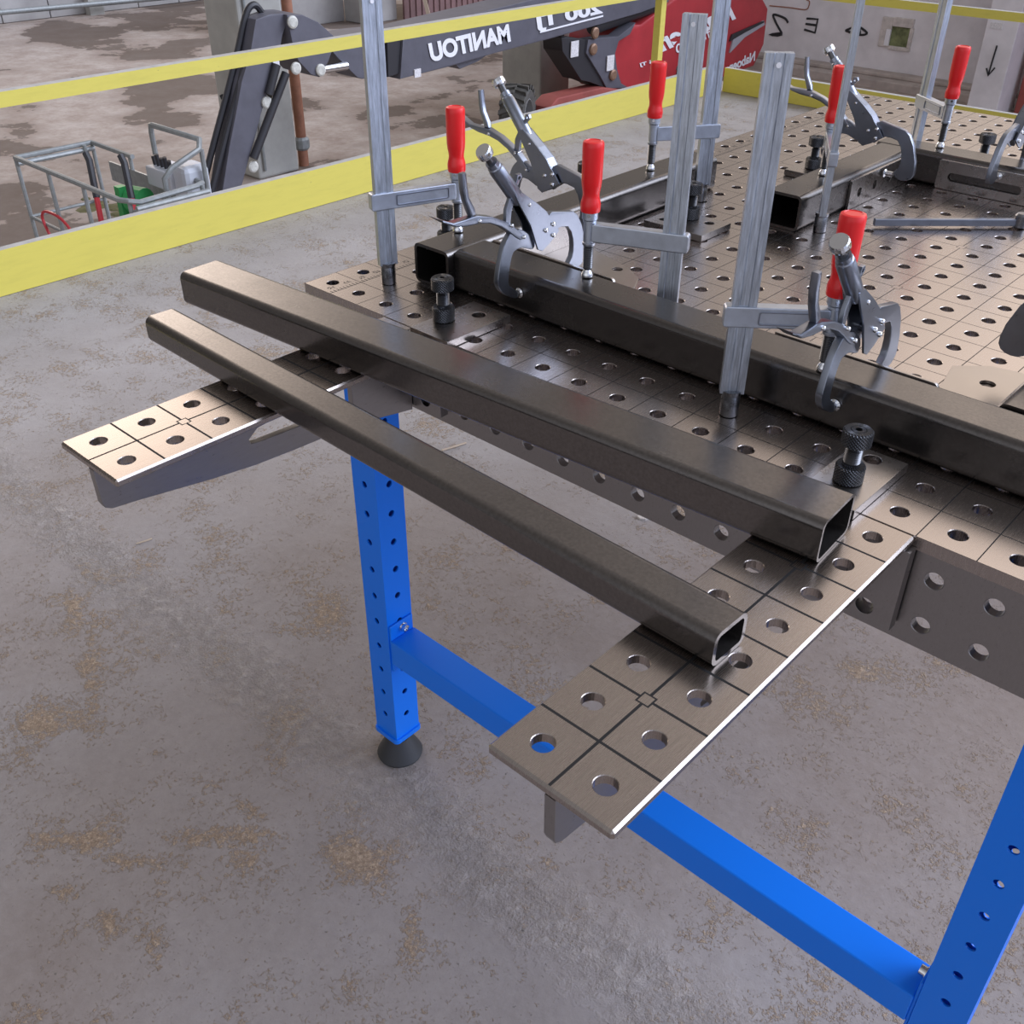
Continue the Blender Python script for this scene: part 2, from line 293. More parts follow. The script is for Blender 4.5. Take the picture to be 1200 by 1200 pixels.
M['corr'] = simple('maroon_sheet', (.16,.085,.08), .7, 0, 3, .2)
M['wood'] = simple('pale_timber', (.5,.4,.3), .8)
M['moss'] = simple('mossy_mud', (.13,.12,.05), .95, 0, 10, .3)
M['decal'] = simple('sticker', (.7,.68,.68), .5, 0, 60, .25)
# ------------------------------------------------------------------ helpers
def props(o, label=None, cat=None, group=None, kind=None):
    if label: o['label'] = label
    if cat: o['category'] = cat
    if group: o['group'] = group
    if kind: o['kind'] = kind
    return o
def thing(name, label, cat, loc=(0,0,0), rz=0, group=None):
    o = bpy.data.objects.new(name, None); COL.objects.link(o); o.empty_display_size = .05
    o.location = loc; o.rotation_euler = (0, 0, rz)
    return props(o, label, cat, group)
def finish(name, me, mat, parent=None, world=False, smooth=None, bevel=0, segs=2):
    mats = mat if isinstance(mat, (list, tuple)) else [mat]
    for mm in mats: me.materials.append(mm)
    o = bpy.data.objects.new(name, me); COL.objects.link(o)
    if parent is not None:
        if world:
            p = parent; mw = Matrix.Identity(4)
            while p is not None:
                mw = (Matrix.Translation(p.location) @ p.rotation_euler.to_matrix().to_4x4()) @ mw; p = p.parent
            me.transform(mw.inverted())
        o.parent = parent
    if smooth is not None:
        for p in me.polygons: p.use_smooth = True
        me.set_sharp_from_angle(angle=R_(smooth))
    if bevel:
        md = o.modifiers.new('bevel', 'BEVEL'); md.width = bevel; md.segments = segs; md.limit_method = 'ANGLE'; md.angle_limit = R_(35)
        md.harden_normals = False
    return o
def obj(name, bm, mat, parent=None, **kw):
    me = bpy.data.meshes.new(name); bmesh.ops.recalc_face_normals(bm, faces=bm.faces); bm.to_mesh(me); bm.free()
    return finish(name, me, mat, parent, **kw)
def box(bm, x0, x1, y0, y1, z0, z1, mi=0):
    v = [bm.verts.new(p) for p in ((x0,y0,z0),(x1,y0,z0),(x1,y1,z0),(x0,y1,z0),(x0,y0,z1),(x1,y0,z1),(x1,y1,z1),(x0,y1,z1))]
    for f in ((3,2,1,0),(4,5,6,7),(0,1,5,4),(1,2,6,5),(2,3,7,6),(3,0,4,7)):
        bm.faces.new([v[i] for i in f]).material_index = mi
def frame_of(d):
    d = Vector(d).normalized(); a = Vector((0,0,1)) if abs(d.z) < .9 else Vector((1,0,0))
    u = d.cross(a).normalized(); return u, d.cross(u)
def lathe(bm, prof, seg=24, origin=(0,0,0), axis=(0,0,1), capa=True, capb=True):
    o = Vector(origin); d = Vector(axis).normalized(); u, w = frame_of(d); rings = []
    for r, t in prof:
        rings.append([bm.verts.new(o + d*t + (u*math.cos(2*math.pi*k/seg) + w*math.sin(2*math.pi*k/seg))*r) for k in range(seg)])
    for a, b in zip(rings, rings[1:]):
        for k in range(seg): bm.faces.new((a[k], a[(k+1)%seg], b[(k+1)%seg], b[k]))
    if capa: bm.faces.new(rings[0][::-1])
    if capb: bm.faces.new(rings[-1])
def tube(bm, pts, r, seg=10, caps=True):
    pts = [Vector(p) for p in pts]; rings = []; prev = None
    for i, p in enumerate(pts):
        t = ((pts[min(i+1, len(pts)-1)] - p).normalized() + (p - pts[max(i-1, 0)]).normalized()).normalized()
        if prev is None: u, w = frame_of(t)
        else:
            u = (prev - t*prev.dot(t)).normalized(); w = t.cross(u)
        prev = u
        rings.append([bm.verts.new(p + (u*math.cos(2*math.pi*k/seg) + w*math.sin(2*math.pi*k/seg))*r) for k in range(seg)])
    for a, b in zip(rings, rings[1:]):
        for k in range(seg): bm.faces.new((a[k], a[(k+1)%seg], b[(k+1)%seg], b[k]))
    if caps: bm.faces.new(rings[0][::-1]); bm.faces.new(rings[-1])
def smoothpts(pts, n=4):
    pts = [Vector(p) for p in pts]; out = []
    for i in range(len(pts)-1):
        p0, p1, p2, p3 = pts[max(i-1,0)], pts[i], pts[i+1], pts[min(i+2, len(pts)-1)]
        for k in range(n):
            t = k/n
            out.append(.5*((2*p1) + (p2-p0)*t + (2*p0-5*p1+4*p2-p3)*t*t + (3*p1-p0-3*p2+p3)*t**3))
    out.append(pts[-1]); return out
def flat(name, outer, holes, thick, mat, parent, mtx=Matrix.Identity(4), bevel=.0006, world=False, smooth=40, round_=False):
    """flat part cut from plate: 2D outline with holes, thickness centred on the local plane"""
    if round_:
        outer = [(p.x, p.y) for p in smoothpts([(a, b, 0) for a, b in outer] + [(outer[0][0], outer[0][1], 0)], 3)][:-1]
    cu = bpy.data.curves.new(name, 'CURVE'); cu.dimensions = '2D'; cu.fill_mode = 'BOTH'
    cu.extrude = thick/2 - bevel; cu.bevel_depth = bevel; cu.bevel_resolution = 1; cu.offset = -bevel
    def area(q): return sum(q[i][0]*q[(i+1) % len(q)][1] - q[(i+1) % len(q)][0]*q[i][1] for i in range(len(q)))
    for k, pl in enumerate([outer] + list(holes)):
        if (area(pl) < 0) == (k == 0): pl = pl[::-1]
        s = cu.splines.new('POLY'); s.points.add(len(pl)-1); s.use_cyclic_u = True
        for pt, (a, b) in zip(s.points, pl): pt.co = (a, b, 0, 1)
    t = bpy.data.objects.new('tmp', cu); me = bpy.data.meshes.new_from_object(t)
    bpy.data.objects.remove(t); bpy.data.curves.remove(cu)
    me.name = name; me.transform(mtx); me.materials.clear()
    bm = bmesh.new(); bm.from_mesh(me); bmesh.ops.remove_doubles(bm, verts=bm.verts, dist=1e-6)
    bmesh.ops.recalc_face_normals(bm, faces=bm.faces); bm.to_mesh(me); bm.free()
    o = finish(name, me, mat, parent, world=world, smooth=smooth)
    md = o.modifiers.new('wn', 'WEIGHTED_NORMAL'); md.keep_sharp = True; md.weight = 100
    return o
def circ(x, y, r, n=20): return [(x + r*math.cos(2*math.pi*k/n), y + r*math.sin(2*math.pi*k/n)) for k in range(n)]
def rrect(x0, x1, y0, y1, r, n=4, corners=(1,1,1,1)):
    out = []
    for i, (cx, cy, a) in enumerate(((x1-r, y0+r, -90), (x1-r, y1-r, 0), (x0+r, y1-r, 90), (x0+r, y0+r, 180))):
        if not corners[i]: out.append(((x1,y0),(x1,y1),(x0,y1),(x0,y0))[i]); continue
        for k in range(n+1): out.append((cx + r*math.cos(R_(a+90*k/n)), cy + r*math.sin(R_(a+90*k/n))))
    return out
def plane_mtx(o, ex, ey):
    ex, ey = Vector(ex), Vector(ey); ez = ex.cross(ey)
    m = Matrix((ex, ey, ez)).transposed().to_4x4(); m.translation = Vector(o); return m
def perf(bm, o, ex, ey, nx, ny, th, r, hole=lambda i, j: True, cell=.05, ch=.0005, cx=None, cy=None):
    """perforated plate: nx x ny square cells, each with one round hole; front face at o, thickness along -(ex x ey)"""
    o, ex, ey = Vector(o), Vector(ex), Vector(ey); n = ex.cross(ey); seg = 24
    cx, cy = cx or cell, cy or cell
    cache = {}
    def V(p):
        k = (round(p.x, 5), round(p.y, 5), round(p.z, 5))
        if k not in cache: cache[k] = bm.verts.new(p)
        return cache[k]
    def P(x, y, d): return V(o + ex*x + ey*y - n*d)
    for i in range(nx):
        for j in range(ny):
            x0, y0 = i*cx, j*cy; mx, my = x0 + cx/2, y0 + cy/2
            if not hole(i, j):
                for d, rev in ((0, 0), (th, 1)):
                    f = [P(x0, y0, d), P(x0+cx, y0, d), P(x0+cx, y0+cy, d), P(x0, y0+cy, d)]
                    bm.faces.new(f[::-1] if rev else f)
                continue
            ring = [(math.cos(2*math.pi*k/seg), math.sin(2*math.pi*k/seg)) for k in range(seg)]
            corner = []
            for c, s in ring:
                m = max(abs(c)/(cx/2), abs(s)/(cy/2)); corner.append((mx + c/m, my + s/m))
            # snap nearest ring index to the true corners
            for k in (3, 9, 15, 21):
                c, s = ring[k]; corner[k] = (mx + math.copysign(cx/2, c), my + math.copysign(cy/2, s))
            for k in range(seg):
                k2 = (k+1) % seg
                (c, s), (c2, s2) = ring[k], ring[k2]
                for d, rev in ((0, 0), (th, 1)):
                    rr = r + ch
                    f = [P(mx+c*rr, my+s*rr, d), P(*corner[k], d), P(*corner[k2], d), P(mx+c2*rr, my+s2*rr, d)]
                    bm.faces.new(f[::-1] if rev else f)
                levels = [(r+ch, 0), (r, ch), (r, th-ch), (r+ch, th)]
                for (ra, da), (rb, db) in zip(levels, levels[1:]):
                    bm.faces.new([P(mx+c*ra, my+s*ra, da), P(mx+c2*ra, my+s2*ra, da), P(mx+c2*rb, my+s2*rb, db), P(mx+c*rb, my+s*rb, db)])
    X, Y = nx*cx, ny*cy
    # side walls need every rim vertex: gather from cache
    def side(fixed, val, L):
        a = sorted({k for k in cache if True and abs(((Vector(k)-o).dot(ex) if fixed == 'x' else (Vector(k)-o).dot(ey)) - val) < 2e-5 and abs((Vector(k)-o).dot(n)) < 2e-5},
                   key=lambda k: (Vector(k)-o).dot(ey) if fixed == 'x' else (Vector(k)-o).dot(ex))
        for p, q in zip(a, a[1:]):
            vp, vq = cache[p], cache[q]
            bp, bq = V(vp.co - n*th), V(vq.co - n*th)
            try: bm.faces.new((vp, vq, bq, bp))
            except ValueError: pass
    side('x', 0, Y); side('x', X, Y); side('y', 0, X); side('y', Y, X)
def text_part(name, txt, P0, P1, Pt, mat, parent, bold=.02, lift=.01, shear=0, depth=.004, x_cut=0):
    """lettering fitted between two baseline points and a top point, mirrored as seen in the photo"""
    cu = bpy.data.curves.new('t', 'FONT'); cu.body = txt; cu.size = 1; cu.offset = bold; cu.extrude = .0; cu.shear = shear
    t = bpy.data.objects.new('t', cu); me = bpy.data.meshes.new_from_object(t); bpy.data.objects.remove(t)
    xs = [v.co.x for v in me.vertices]; ys = [v.co.y for v in me.vertices]
    x0, x1, y0, y1 = min(xs), max(xs), min(ys), max(ys)
    P0, P1, Pt = Vector(P0), Vector(P1), Vector(Pt); n = Vector((1, 0, 0))
    for v in me.vertices:
        a = (v.co.x-x0)/(x1-x0); b = (v.co.y-y0)/(y1-y0)
        v.co = P0 + (P1-P0)*a + (Pt-P0)*b + n*lift
    me.materials.clear()
    bm = bmesh.new(); bm.from_mesh(me)
    r = bmesh.ops.extrude_face_region(bm, geom=bm.faces[:])
    for v in r['geom']:
        if isinstance(v, bmesh.types.BMVert): v.co.x -= depth
    bmesh.ops.recalc_face_normals(bm, faces=bm.faces); bm.to_mesh(me); bm.free()
    me.name = name
    for p in me.polygons: p.use_smooth = False
    return finish(name, me, mat, parent, world=True)
def YZ(pts, x): return [(x, a, b) for a, b in pts]
def slab(name, pts, x, thick, mat, parent, bevel=.01, **kw):
    """outline in the Y-Z plane, front face at x, body extending towards -x"""
    return flat(name, pts, [], thick, mat, parent, plane_mtx((x-thick/2, 0, 0), (0,1,0), (0,0,1)), bevel=bevel, world=True, **kw)
def copy_tree(o, parent=None):
    c = o.copy(); COL.objects.link(c); c.parent = parent
    for ch in [x for x in bpy.data.objects if x.parent == o]: copy_tree(ch, c)
    return c
# ------------------------------------------------------------------ camera
cam = bpy.data.cameras.new('camera'); co = bpy.data.objects.new('camera', cam); COL.objects.link(co)
cam.sensor_width = 36; cam.sensor_height = 36; cam.sensor_fit = 'HORIZONTAL'; cam.lens = 36*1183.63/1200
cam.clip_start = .02; cam.clip_end = 200
Rm = Matrix(((0.7362633, 0.6766750, 0.0052211), (0.3839791, -0.4114145, -0.8266185), (-0.5572041, 0.6106137, -0.5627384)))
rot = Matrix((Rm[0], -Rm[1], -Rm[2])).transposed()
co.matrix_world = Matrix.Translation((0.283737, -0.291258, 0.477240)) @ rot.to_4x4()
scene.camera = co
# ------------------------------------------------------------------ setting
FZ, LZ = -.85, -3.2
bm = bmesh.new(); box(bm, -3.42, 6, -5, 5.6, FZ-.25, FZ); props(obj('floor', bm, M['floor']), kind='structure')
bm = bmesh.new(); box(bm, -30, 14, -8, 24, LZ-.2, LZ); props(obj('floor_lower', bm, M['low']), kind='structure')
bm = bmesh.new(); box(bm, -14, 6, 17.85, 18.15, LZ+.13, 1.2); box(bm, -4.95, 6, 17.6, 17.86, LZ+1.2, LZ+1.32)
props(obj('wall_back', bm, M['wall']), kind='structure')
bm = bmesh.new(); box(bm, -16, 6, 17.35, 18.1, LZ-.02, LZ+.13); box(bm, -16, 6, 17.6, 17.85, LZ+.13, LZ+.2)
props(obj('trim_1', bm, M['ledge'], bevel=.02), kind='structure')
bm = bmesh.new()
for k in range(16):
    for j in range(3):
        box(bm, -24.7, -24.4, -2+k*1.1+.01, -2+(k+1)*1.1-.01, LZ+j*.55+.01, LZ+(j+1)*.55-.01)
props(obj('wall_left', bm, M['wall2'], bevel=.01), kind='structure')
bm = bmesh.new()
for k in range(60):
    y0 = 16.6+k*.1; x = -18.5-.45*(y0-16.6)/6
    box(bm, x-.06-(k%2)*.03, x-(k%2)*.03, y0, y0+.1, LZ+.02, LZ+2.6)
props(obj('wall_maroon_sheeting', bm, M['corr']), kind='structure')
bm = bmesh.new(); box(bm, -19.4, -18.7, 15.6, 16.55, LZ, LZ+2.6); box(bm, -19.9, -19.4, 13.2, 15.6, LZ, LZ+2.0)
props(obj('wall_pier', bm, M['wall2'], bevel=.02), kind='structure')
# window opening in the back wall, with broken render round it
w = thing('window_1', None, None, (-7.53, 17.8, -2.4)); props(w, kind='structure')
bm = bmesh.new(); box(bm, -7.82, -7.63, 17.80, 17.86, -2.63, -2.17); box(bm, -7.63, -7.27, 17.80, 17.86, -2.3, -2.16)
box(bm, -7.63, -7.25, 17.80, 17.86, -2.66, -2.6); box(bm, -7.31, -7.25, 17.80, 17.86, -2.6, -2.3)
obj('window_frame', bm, M['flash'], w, world=True, bevel=.01)
bm = bmesh.new(); box(bm, -7.63, -7.31, 17.835, 17.86, -2.6, -2.3); obj('window_view', bm, M['winin'], w, world=True)
bm = bmesh.new(); box(bm, -7.70, -7.62, 17.77, 17.80, -2.6, -2.35); obj('window_reveal', bm, M['white'], w, world=True)
# graffiti on the back wall
def stroke(bm, pts, y, r=.014): tube(bm, smoothpts([(a, y, b) for a, b in pts], 3), r, 6)
for nm, keys, lab in (('graffiti_letter', ['gS'], 'black spray painted reversed number two on the grey wall, nearest the red machine'),
                      ('graffiti_letter', ['gE', 'gEm'], 'black spray painted reversed letter E in the middle of the grey wall'),
                      ('graffiti_eye', ['gEye', 'gEyein'], 'black spray painted eye outline on the grey wall left of the opening'),
                      ('graffiti_line', ['gTop'], 'thin rust red curved line painted high on the grey wall')):
    bm = bmesh.new()
    for k in keys:
        if k == 'gE': tube(bm, [(a, 17.845, b) for a, b in D[k]], .02, 6)
        else: stroke(bm, D[k], 17.845, .02 if k != 'gTop' else .01)
    props(obj(nm, bm, M['graffiti'] if 'gTop' not in keys else M['pipe']), lab, 'graffiti')
c = thing('wall_buttress', 'pale concrete buttress standing against the grey wall at the right edge', 'column', (-5.45, 16.9, LZ))
bm = bmesh.new(); box(bm, -5.66, -5.2, 16.6, 17.34, LZ, .4); obj('shaft', bm, M['wall'], c, world=True, bevel=.01)
bm = bmesh.new(); tube(bm, [(-5.43, 16.59, -2.2), (-5.45, 16.59, -2.6)], .012, 6); tube(bm, [(-5.50, 16.59, -2.52), (-5.45, 16.59, -2.62), (-5.38, 16.59, -2.5)], .012, 6)
obj('painted_arrow', bm, M['graffiti'], c, world=True)
bm = bmesh.new(); box(bm, -5.6, -5.42, 16.585, 16.6, -1.98, -1.9); obj('sticker', bm, M['decal'], c, world=True)
bm = bmesh.new(); box(bm, -5.1, -2, 17.1, 17.34, LZ, .4); o = obj('concrete_panel', bm, M['mreddk'], bevel=.01)
props(o, 'reddish panel right of the pale buttress at the right edge', 'panel')
# columns
def column(x0, x1, y0, y1, z1, lab, extra=None):
    t = thing('concrete_column', lab, 'column', ((x0+x1)/2, (y0+y1)/2, LZ))
    bm = bmesh.new(); box(bm, x0, x1, y0, y1, LZ, z1)
    o = obj('shaft', bm, [M['column']], t, world=True, bevel=.03)
    return t
t = column(-11.3, -10.62, 6.96, 7.58, 1.2, 'weathered grey concrete column behind the articulated arm at upper left')
bm = bmesh.new(); tube(bm, [(-10.6, 7.05, 1.2), (-10.6, 7.05, LZ+.1)], .018, 8); obj('cable', bm, M['galv'], t, world=True)
bm = bmesh.new(); tube(bm, [(-11.18, 6.95, -2.28), (-11.12, 6.95, -2.37), (-11.06, 6.95, -2.27), (-11.02, 6.95, -2.2)], .03, 6)
tube(bm, [(-10.605, 7.2, -1.95), (-10.605, 7.25, -2.2), (-10.605, 7.35, -2.3)], .05, 6); obj('black_paint_mark', bm, M['graffiti'], t, world=True)
t = thing('drain_pipe', 'rusty brown drain pipe running down behind the grey column', 'pipe', (-10.75, 7.75, LZ))
bm = bmesh.new(); tube(bm, [(-10.75, 7.75, 1.2), (-10.75, 7.75, LZ)], .065, 12); obj('pipe', bm, M['pipe'], t, world=True, smooth=40)
bm = bmesh.new(); lathe(bm, [(.075,-.08),(.1,-.05),(.1,.05),(.075,.08)], 12, (-10.75, 7.75, LZ+.28)); obj('coupling', bm, M['galv'], t, world=True)
t = column(-11.3, -10.5, 12.1, 12.8, 0, 'pale concrete column behind the tyre of the red machine')
bm = bmesh.new(); X = -10.49
for a, b in ((12.5, 12.65), (12.65, 12.5)): tube(bm, [(X, a, -2.08), (X, b, -2.33)], .02, 6)
tube(bm, [(X, 12.45, -2.5), (X, 12.72, -2.48)], .025, 6); obj('black_paint_mark', bm, M['graffiti'], t, world=True)
# top left pipe rail in the distance
o = bmesh.new(); tube(o, [(-23.9, 8.5, -2.88), (-23.9, 15.3, -3.0)], .055, 10)
props(obj('handrail_pipe', o, M['galv'], smooth=40), 'silver pipe handrail before the pale block wall at upper left', 'handrail')
o = bmesh.new(); box(o, -24.3, -24.1, 12.0, 12.35, LZ, -2.75)
props(obj('rail_stub', o, M['column']), 'short grey concrete stub under the silver pipe handrail', 'post')
o = bmesh.new(); tube(o, [(-18.0, 16.9, LZ+.02), (-18.3, 16.75, LZ+1.3)], .06, 4)
props(obj('timber_plank', o, M['wood']), 'pale timber plank leaning beside the maroon sheeting at the top', 'plank')
o = bmesh.new(); 
for k in range(26):
    a_ = random.uniform(0, 6.28); r_ = random.uniform(0, .55); lathe(o, [(random.uniform(.05,.14),0),(.05,.012),(.01,.016)], 7, (-10.9+r_*math.cos(a_)*1.2, 5.2+r_*math.sin(a_)*.6, LZ))

props(obj('moss_patch', o, M['moss']), 'green mossy mud patch on the lower ground behind the work basket', 'moss', kind='stuff')
for a, b_, r, lab in (((-1.348, 1.23), (-1.330, 1.299), .0028, 'pale wood splinter on the floor between the two loose tubes'),
                     ((-1.554, .485), (-1.546, .519), .002, 'short wood splinter on the floor below the far arm')):
    bm = bmesh.new(); tube(bm, [(a[0], a[1], FZ+r), ((a[0]+b_[0])/2+.002, (a[1]+b_[1])/2, FZ+r*1.3), (b_[0], b_[1], FZ+r)], r, 5)
    props(obj('wood_splinter', bm, M['wood']), lab, 'splinter')
bm = bmesh.new(); pts = [(0,0),(.012,-.004),(.024,.003),(.028,.012),(.016,.016),(.006,.012)]
lo = [bm.verts.new((-.805+x, 1.33+y, FZ+.0003)) for x, y in pts]; hi = [bm.verts.new((-.805+x*.9+.001, 1.33+y*.9+.001, FZ+.004)) for x, y in pts]
bm.faces.new(lo[::-1]); bm.faces.new(hi)
for k in range(6): bm.faces.new((lo[k], lo[(k+1)%6], hi[(k+1)%6], hi[k]))
props(obj('plaster_chip', bm, M['flash']), 'small white chip lying on the floor below the thick loose tube', 'chip')
# ------------------------------------------------------------------ guard railings
def board(bm, x0, x1, y0, y1, z0, z1):
    box(bm, x0, x1, y0, y1, z0, z1)
def paint_top(me):
    for p in me.polygons:
        if p.normal.z > .8: p.material_index = 1
g = thing('guard_railing', 'long yellow guard railing along the left edge of the raised floor', 'railing', (-3.17, 2.5, FZ))
def gobj(name, bm, mats, g):
    bmesh.ops.recalc_face_normals(bm, faces=bm.faces)
    o = obj(name, bm, mats, g, world=True)
    for p in o.data.polygons:
        if p.normal.z > .8 and len(mats) > 1: p.material_index = 1
    return o
bm = bmesh.new(); board(bm, -3.195, -3.16, -1.5, 5.33, FZ+.002, FZ+.152); gobj('toe_board', bm, [M['yellow'], M['raw']], g)
bm = bmesh.new(); board(bm, -3.195, -3.155, -1.5, 5.33, -.268, -.222); gobj('mid_rail', bm, [M['yellow'], M['raw']], g)
for y in (-.2, 2.69, 4.715, 5.285):
    bm = bmesh.new(); box(bm, -3.24, -3.197, y-.022, y+.022, FZ+.001, .3); gobj('post', bm, [M['yellow']], g)
bm = bmesh.new(); board(bm, -3.195, -3.155, -1.5, 5.33, .24, .285); gobj('top_rail', bm, [M['yellow'], M['raw']], g)
g = thing('guard_railing', 'shorter yellow guard railing in front of the grey graffiti wall', 'railing', (-1, 5.35, FZ))
bm = bmesh.new(); board(bm, -3.155, 4, 5.335, 5.37, FZ+.002, FZ+.135); gobj('toe_board', bm, [M['yellow'], M['raw']], g)
bm = bmesh.new(); board(bm, -3.155, 4, 5.335, 5.37, -.302, -.262); gobj('mid_rail', bm, [M['yellow'], M['raw']], g)
for x in (-.4, 2.2):
    bm = bmesh.new(); box(bm, x-.022, x+.022, 5.372, 5.415, FZ+.001, .3); gobj('post', bm, [M['yellow']], g)
bm = bmesh.new(); board(bm, -3.155, 4, 5.335, 5.37, .2, .245); gobj('top_rail', bm, [M['yellow'], M['raw']], g)
# ------------------------------------------------------------------ boom lift
X = -9.2
L = thing('boom_lift', 'dark grey and red articulated boom lift standing on the lower ground', 'machine', (-9.6, 11, LZ))
slab('lower_arm', D['jib'], X, .24, M['boom'], L)
slab('knuckle', D['knuckle'], X+.06, .5, M['boom'], L)
slab('boom_head', D['boomhead'], X-.02, .38, M['boom'], L)
slab('collar', D['sleeve'], X+.03, .45, M['boomdk'], L)
bo = slab('boom', D['boom'], X+.06, .5, M['boom'], L)
slab('bracket', D['lug'], X, .3, M['boom'], L, bevel=.004)
for k in ('cyl1', 'cyl2'):
    (a, b), (c_, d) = D[k]; bm = bmesh.new(); tube(bm, [(X+.03, a, b), (X+.03, c_, d)], .045, 12); obj('hydraulic_cylinder', bm, M['boomdk'], L, world=True, smooth=40)
(a, b), (c_, d) = D['rod']; bm = bmesh.new(); tube(bm, [(X, a, b), (X, c_, d)], .045, 12); obj('piston_rod', bm, M['chrome'], L, world=True, smooth=40)
(a, b), (c_, d) = D['cyl3']; bm = bmesh.new(); tube(bm, [(X-.1, a, b), (X-.1, c_+.6, d+.1)], .1, 14); obj('hydraulic_cylinder', bm, M['boomdk'], L, world=True, smooth=40)
slab('black_block', [(11.9,-1.83),(13.2,-1.72),(13.2,-1.35),(11.9,-1.45)], X-.2, .5, M['boomdk'], L)  # near-black block filling the dark area behind the cylinder
for k, dx in (('hose', 0), ('hoseb', .05)):
    bm = bmesh.new(); tube(bm, smoothpts([(X-.17+dx*2, a, b) for a, b in D[k]]), .035, 8); obj('hydraulic_hose', bm, M['boomdk'], L, world=True, smooth=40)
for i, (a, b) in enumerate(D['pins'][:5]):
    bm = bmesh.new(); lathe(bm, [(.062,0),(.062,.02),(.045,.03)], 16, (X+(.06 if i < 3 else 0), a, b), (1,0,0)); obj('pivot_pin', bm, M['pin'], L, world=True)
for a, b in D['tpins']:
    bm = bmesh.new(); lathe(bm, [(.075,0),(.075,.03),(.055,.045)], 16, (X+.05, a, b), (1,0,0)); obj('pivot_pin', bm, M['rustpin'], L, world=True)
slab('turret_guard', D['panelL'], X+.02, .35, M['boomdk'], L)
slab('turret_plate', D['plate'], X+.05, .2, M['boom'], L)
rb = slab('turret_body', D['red'], X, .9, M['mred'], L, bevel=.05)
slab('silver_stripe', D['stripe'], X+.03, .03, M['grayst'], rb, bevel=.002)
slab('dark_stripe', [(a, b-.03) for a, b in D['stripe2']], X+.035, .03, M['boomdk'], rb, bevel=.002)
slab('chassis', D['base'], X+.1, .32, M['mreddk'], L, bevel=.03)
ls = {}
def tp(name, txt, key, mat, par, dx=0, **kw):
    p = D[key]; pts = [(X+dx, a, b) for a, b in p]
    return text_part(name, txt, *pts, mat, par, lift=.012, **kw)
tp('maker_lettering', 'MANITOU', 'manitou', M['white'], bo, .06, bold=.045)
tp('model_lettering', '200 TJ', 'tj', M['white'], bo, .06, bold=.04)
slab('lettering_underline', D['undl'], X+.075, .006, M['white'], bo, bevel=.001)
tp('hire_lettering', 'Naboen', 'maltb', M['white'], rb, .0, bold=.04)
a_, b_, c_ = D['small50']
d_ = (a_[0]-.28, a_[1]-.04)
D['w1'] = [a_, d_, c_]; e_ = (b_[0]+.3, b_[1]+.045); D['w2'] = [e_, b_, (e_[0]-.05, e_[1]+.13)]
tp('type_lettering', 'TIL', 'w1', M['white'], rb, .0, bold=.02)
tp('type_lettering', '50', 'w2', M['white'], rb, .0, bold=.02)
tp('hire_lettering', 'Naboen', 'naboen', M['white'], rb, .0, bold=.03, shear=.2)
tp('side_lettering', '5 TJ', 'lt5', M['white'], rb, .0, bold=.03)
for (a, b), dx in zip(D['decal'][:2], (.03, .06)):
    bm = bmesh.new(); box(bm, X+dx, X+dx+.012, a-.08, a+.08, b-.1, b+.1); obj('sticker', bm, M['decal'], L, world=True)
bm = bmesh.new(); box(bm, X, X+.012, 6.36, 6.44, -1.66, -1.56); obj('sticker', bm, M['decal'], L, world=True)
bm = bmesh.new(); box(bm, X+.06, X+.075, 8.28, 8.38, -1.99, -1.9); obj('sticker', bm, M['decal'], L, world=True)
# wheel
W = Vector((-9.3, 10.27, LZ+.415)); ax = Vector((.88, .47, 0)).normalized()
def wheel(W, par):
    wh = bmesh.new(); lathe(wh, [(.22,-.15),(.34,-.17),(.385,-.12),(.39,0),(.385,.12),(.34,.17),(.23,.15)], 32, W, ax, False, False)
    u, w_ = frame_of(ax)
    for k in range(20):
        a = 2*math.pi*k/20
        for s in (-1, 1):
            aa = a + (s*.08); rd = u*math.cos(aa) + w_*math.sin(aa); tg = ax.cross(rd)
            c0 = W + ax*s*.08 + rd*.388
            ps = []
            for i in (-1, 1):
                for j in (-1, 1):
                    for q in (-1, 1): ps.append(c0 + ax*i*.085 + tg*(j*.028 + i*s*.03) + rd*q*.028)
            v = [wh.verts.new(p) for p in ps]
            for f in ((0,1,3,2),(4,6,7,5),(0,4,5,1),(2,3,7,6),(0,2,6,4),(1,5,7,3)): wh.faces.new([v[i] for i in f])
    to = obj('tyre', wh, M['tire'], par, world=True)
    bm = bmesh.new(); lathe(bm, [(.24,.152),(.23,.155),(.235,.10),(.22,.0),(.1,-.01),(.1,.05),(.06,.06)], 28, W, ax, False, True)
    obj('rim', bm, M['rim'], par, world=True, smooth=40)
wheel(W, L)
wheel(Vector((-9.3, 14.2, LZ+.415)), L)
bm = bmesh.new(); tube(bm, [(-9.15, 11.72, -2.62), (-9.15, 11.72, -2.78)], .03, 8); obj('grease_point', bm, M['mred'], L, world=True)
# ------------------------------------------------------------------ work basket
B = thing('work_basket', 'galvanised tube work basket of the boom lift standing at left', 'basket', (-8.6, 4.05, LZ))
x0, x1, y0, y1, zt = -9.58, -7.61, 3.66, 4.42, -2.1
def rail(pts, r=.024, name='rail'):
    bm = bmesh.new(); tube(bm, pts, r, 8); return obj(name, bm, M['galv'], B, world=True, smooth=40)
rail([(x0,y0,zt), (x1-.12,y0,zt), (x1-.03,y0+.04,zt), (x1,y0+.12,zt-.02), (x1,y1-.1,zt), (x1-.04,y1-.02,zt), (x1-.5,y1,zt)])
rail([(x0,y0,zt), (x0,y1,zt), (x0+.75,y1,zt)])
rail([(x0+.02,y0,zt-.05), (x0+.02,y1,zt-.05)])
rail([(x1,y0+.05,zt-.09), (x1,y1-.05,zt-.09)]); rail([(x1+.05,y0+.05,zt-.05), (x1+.05,y1-.02,zt-.05)])
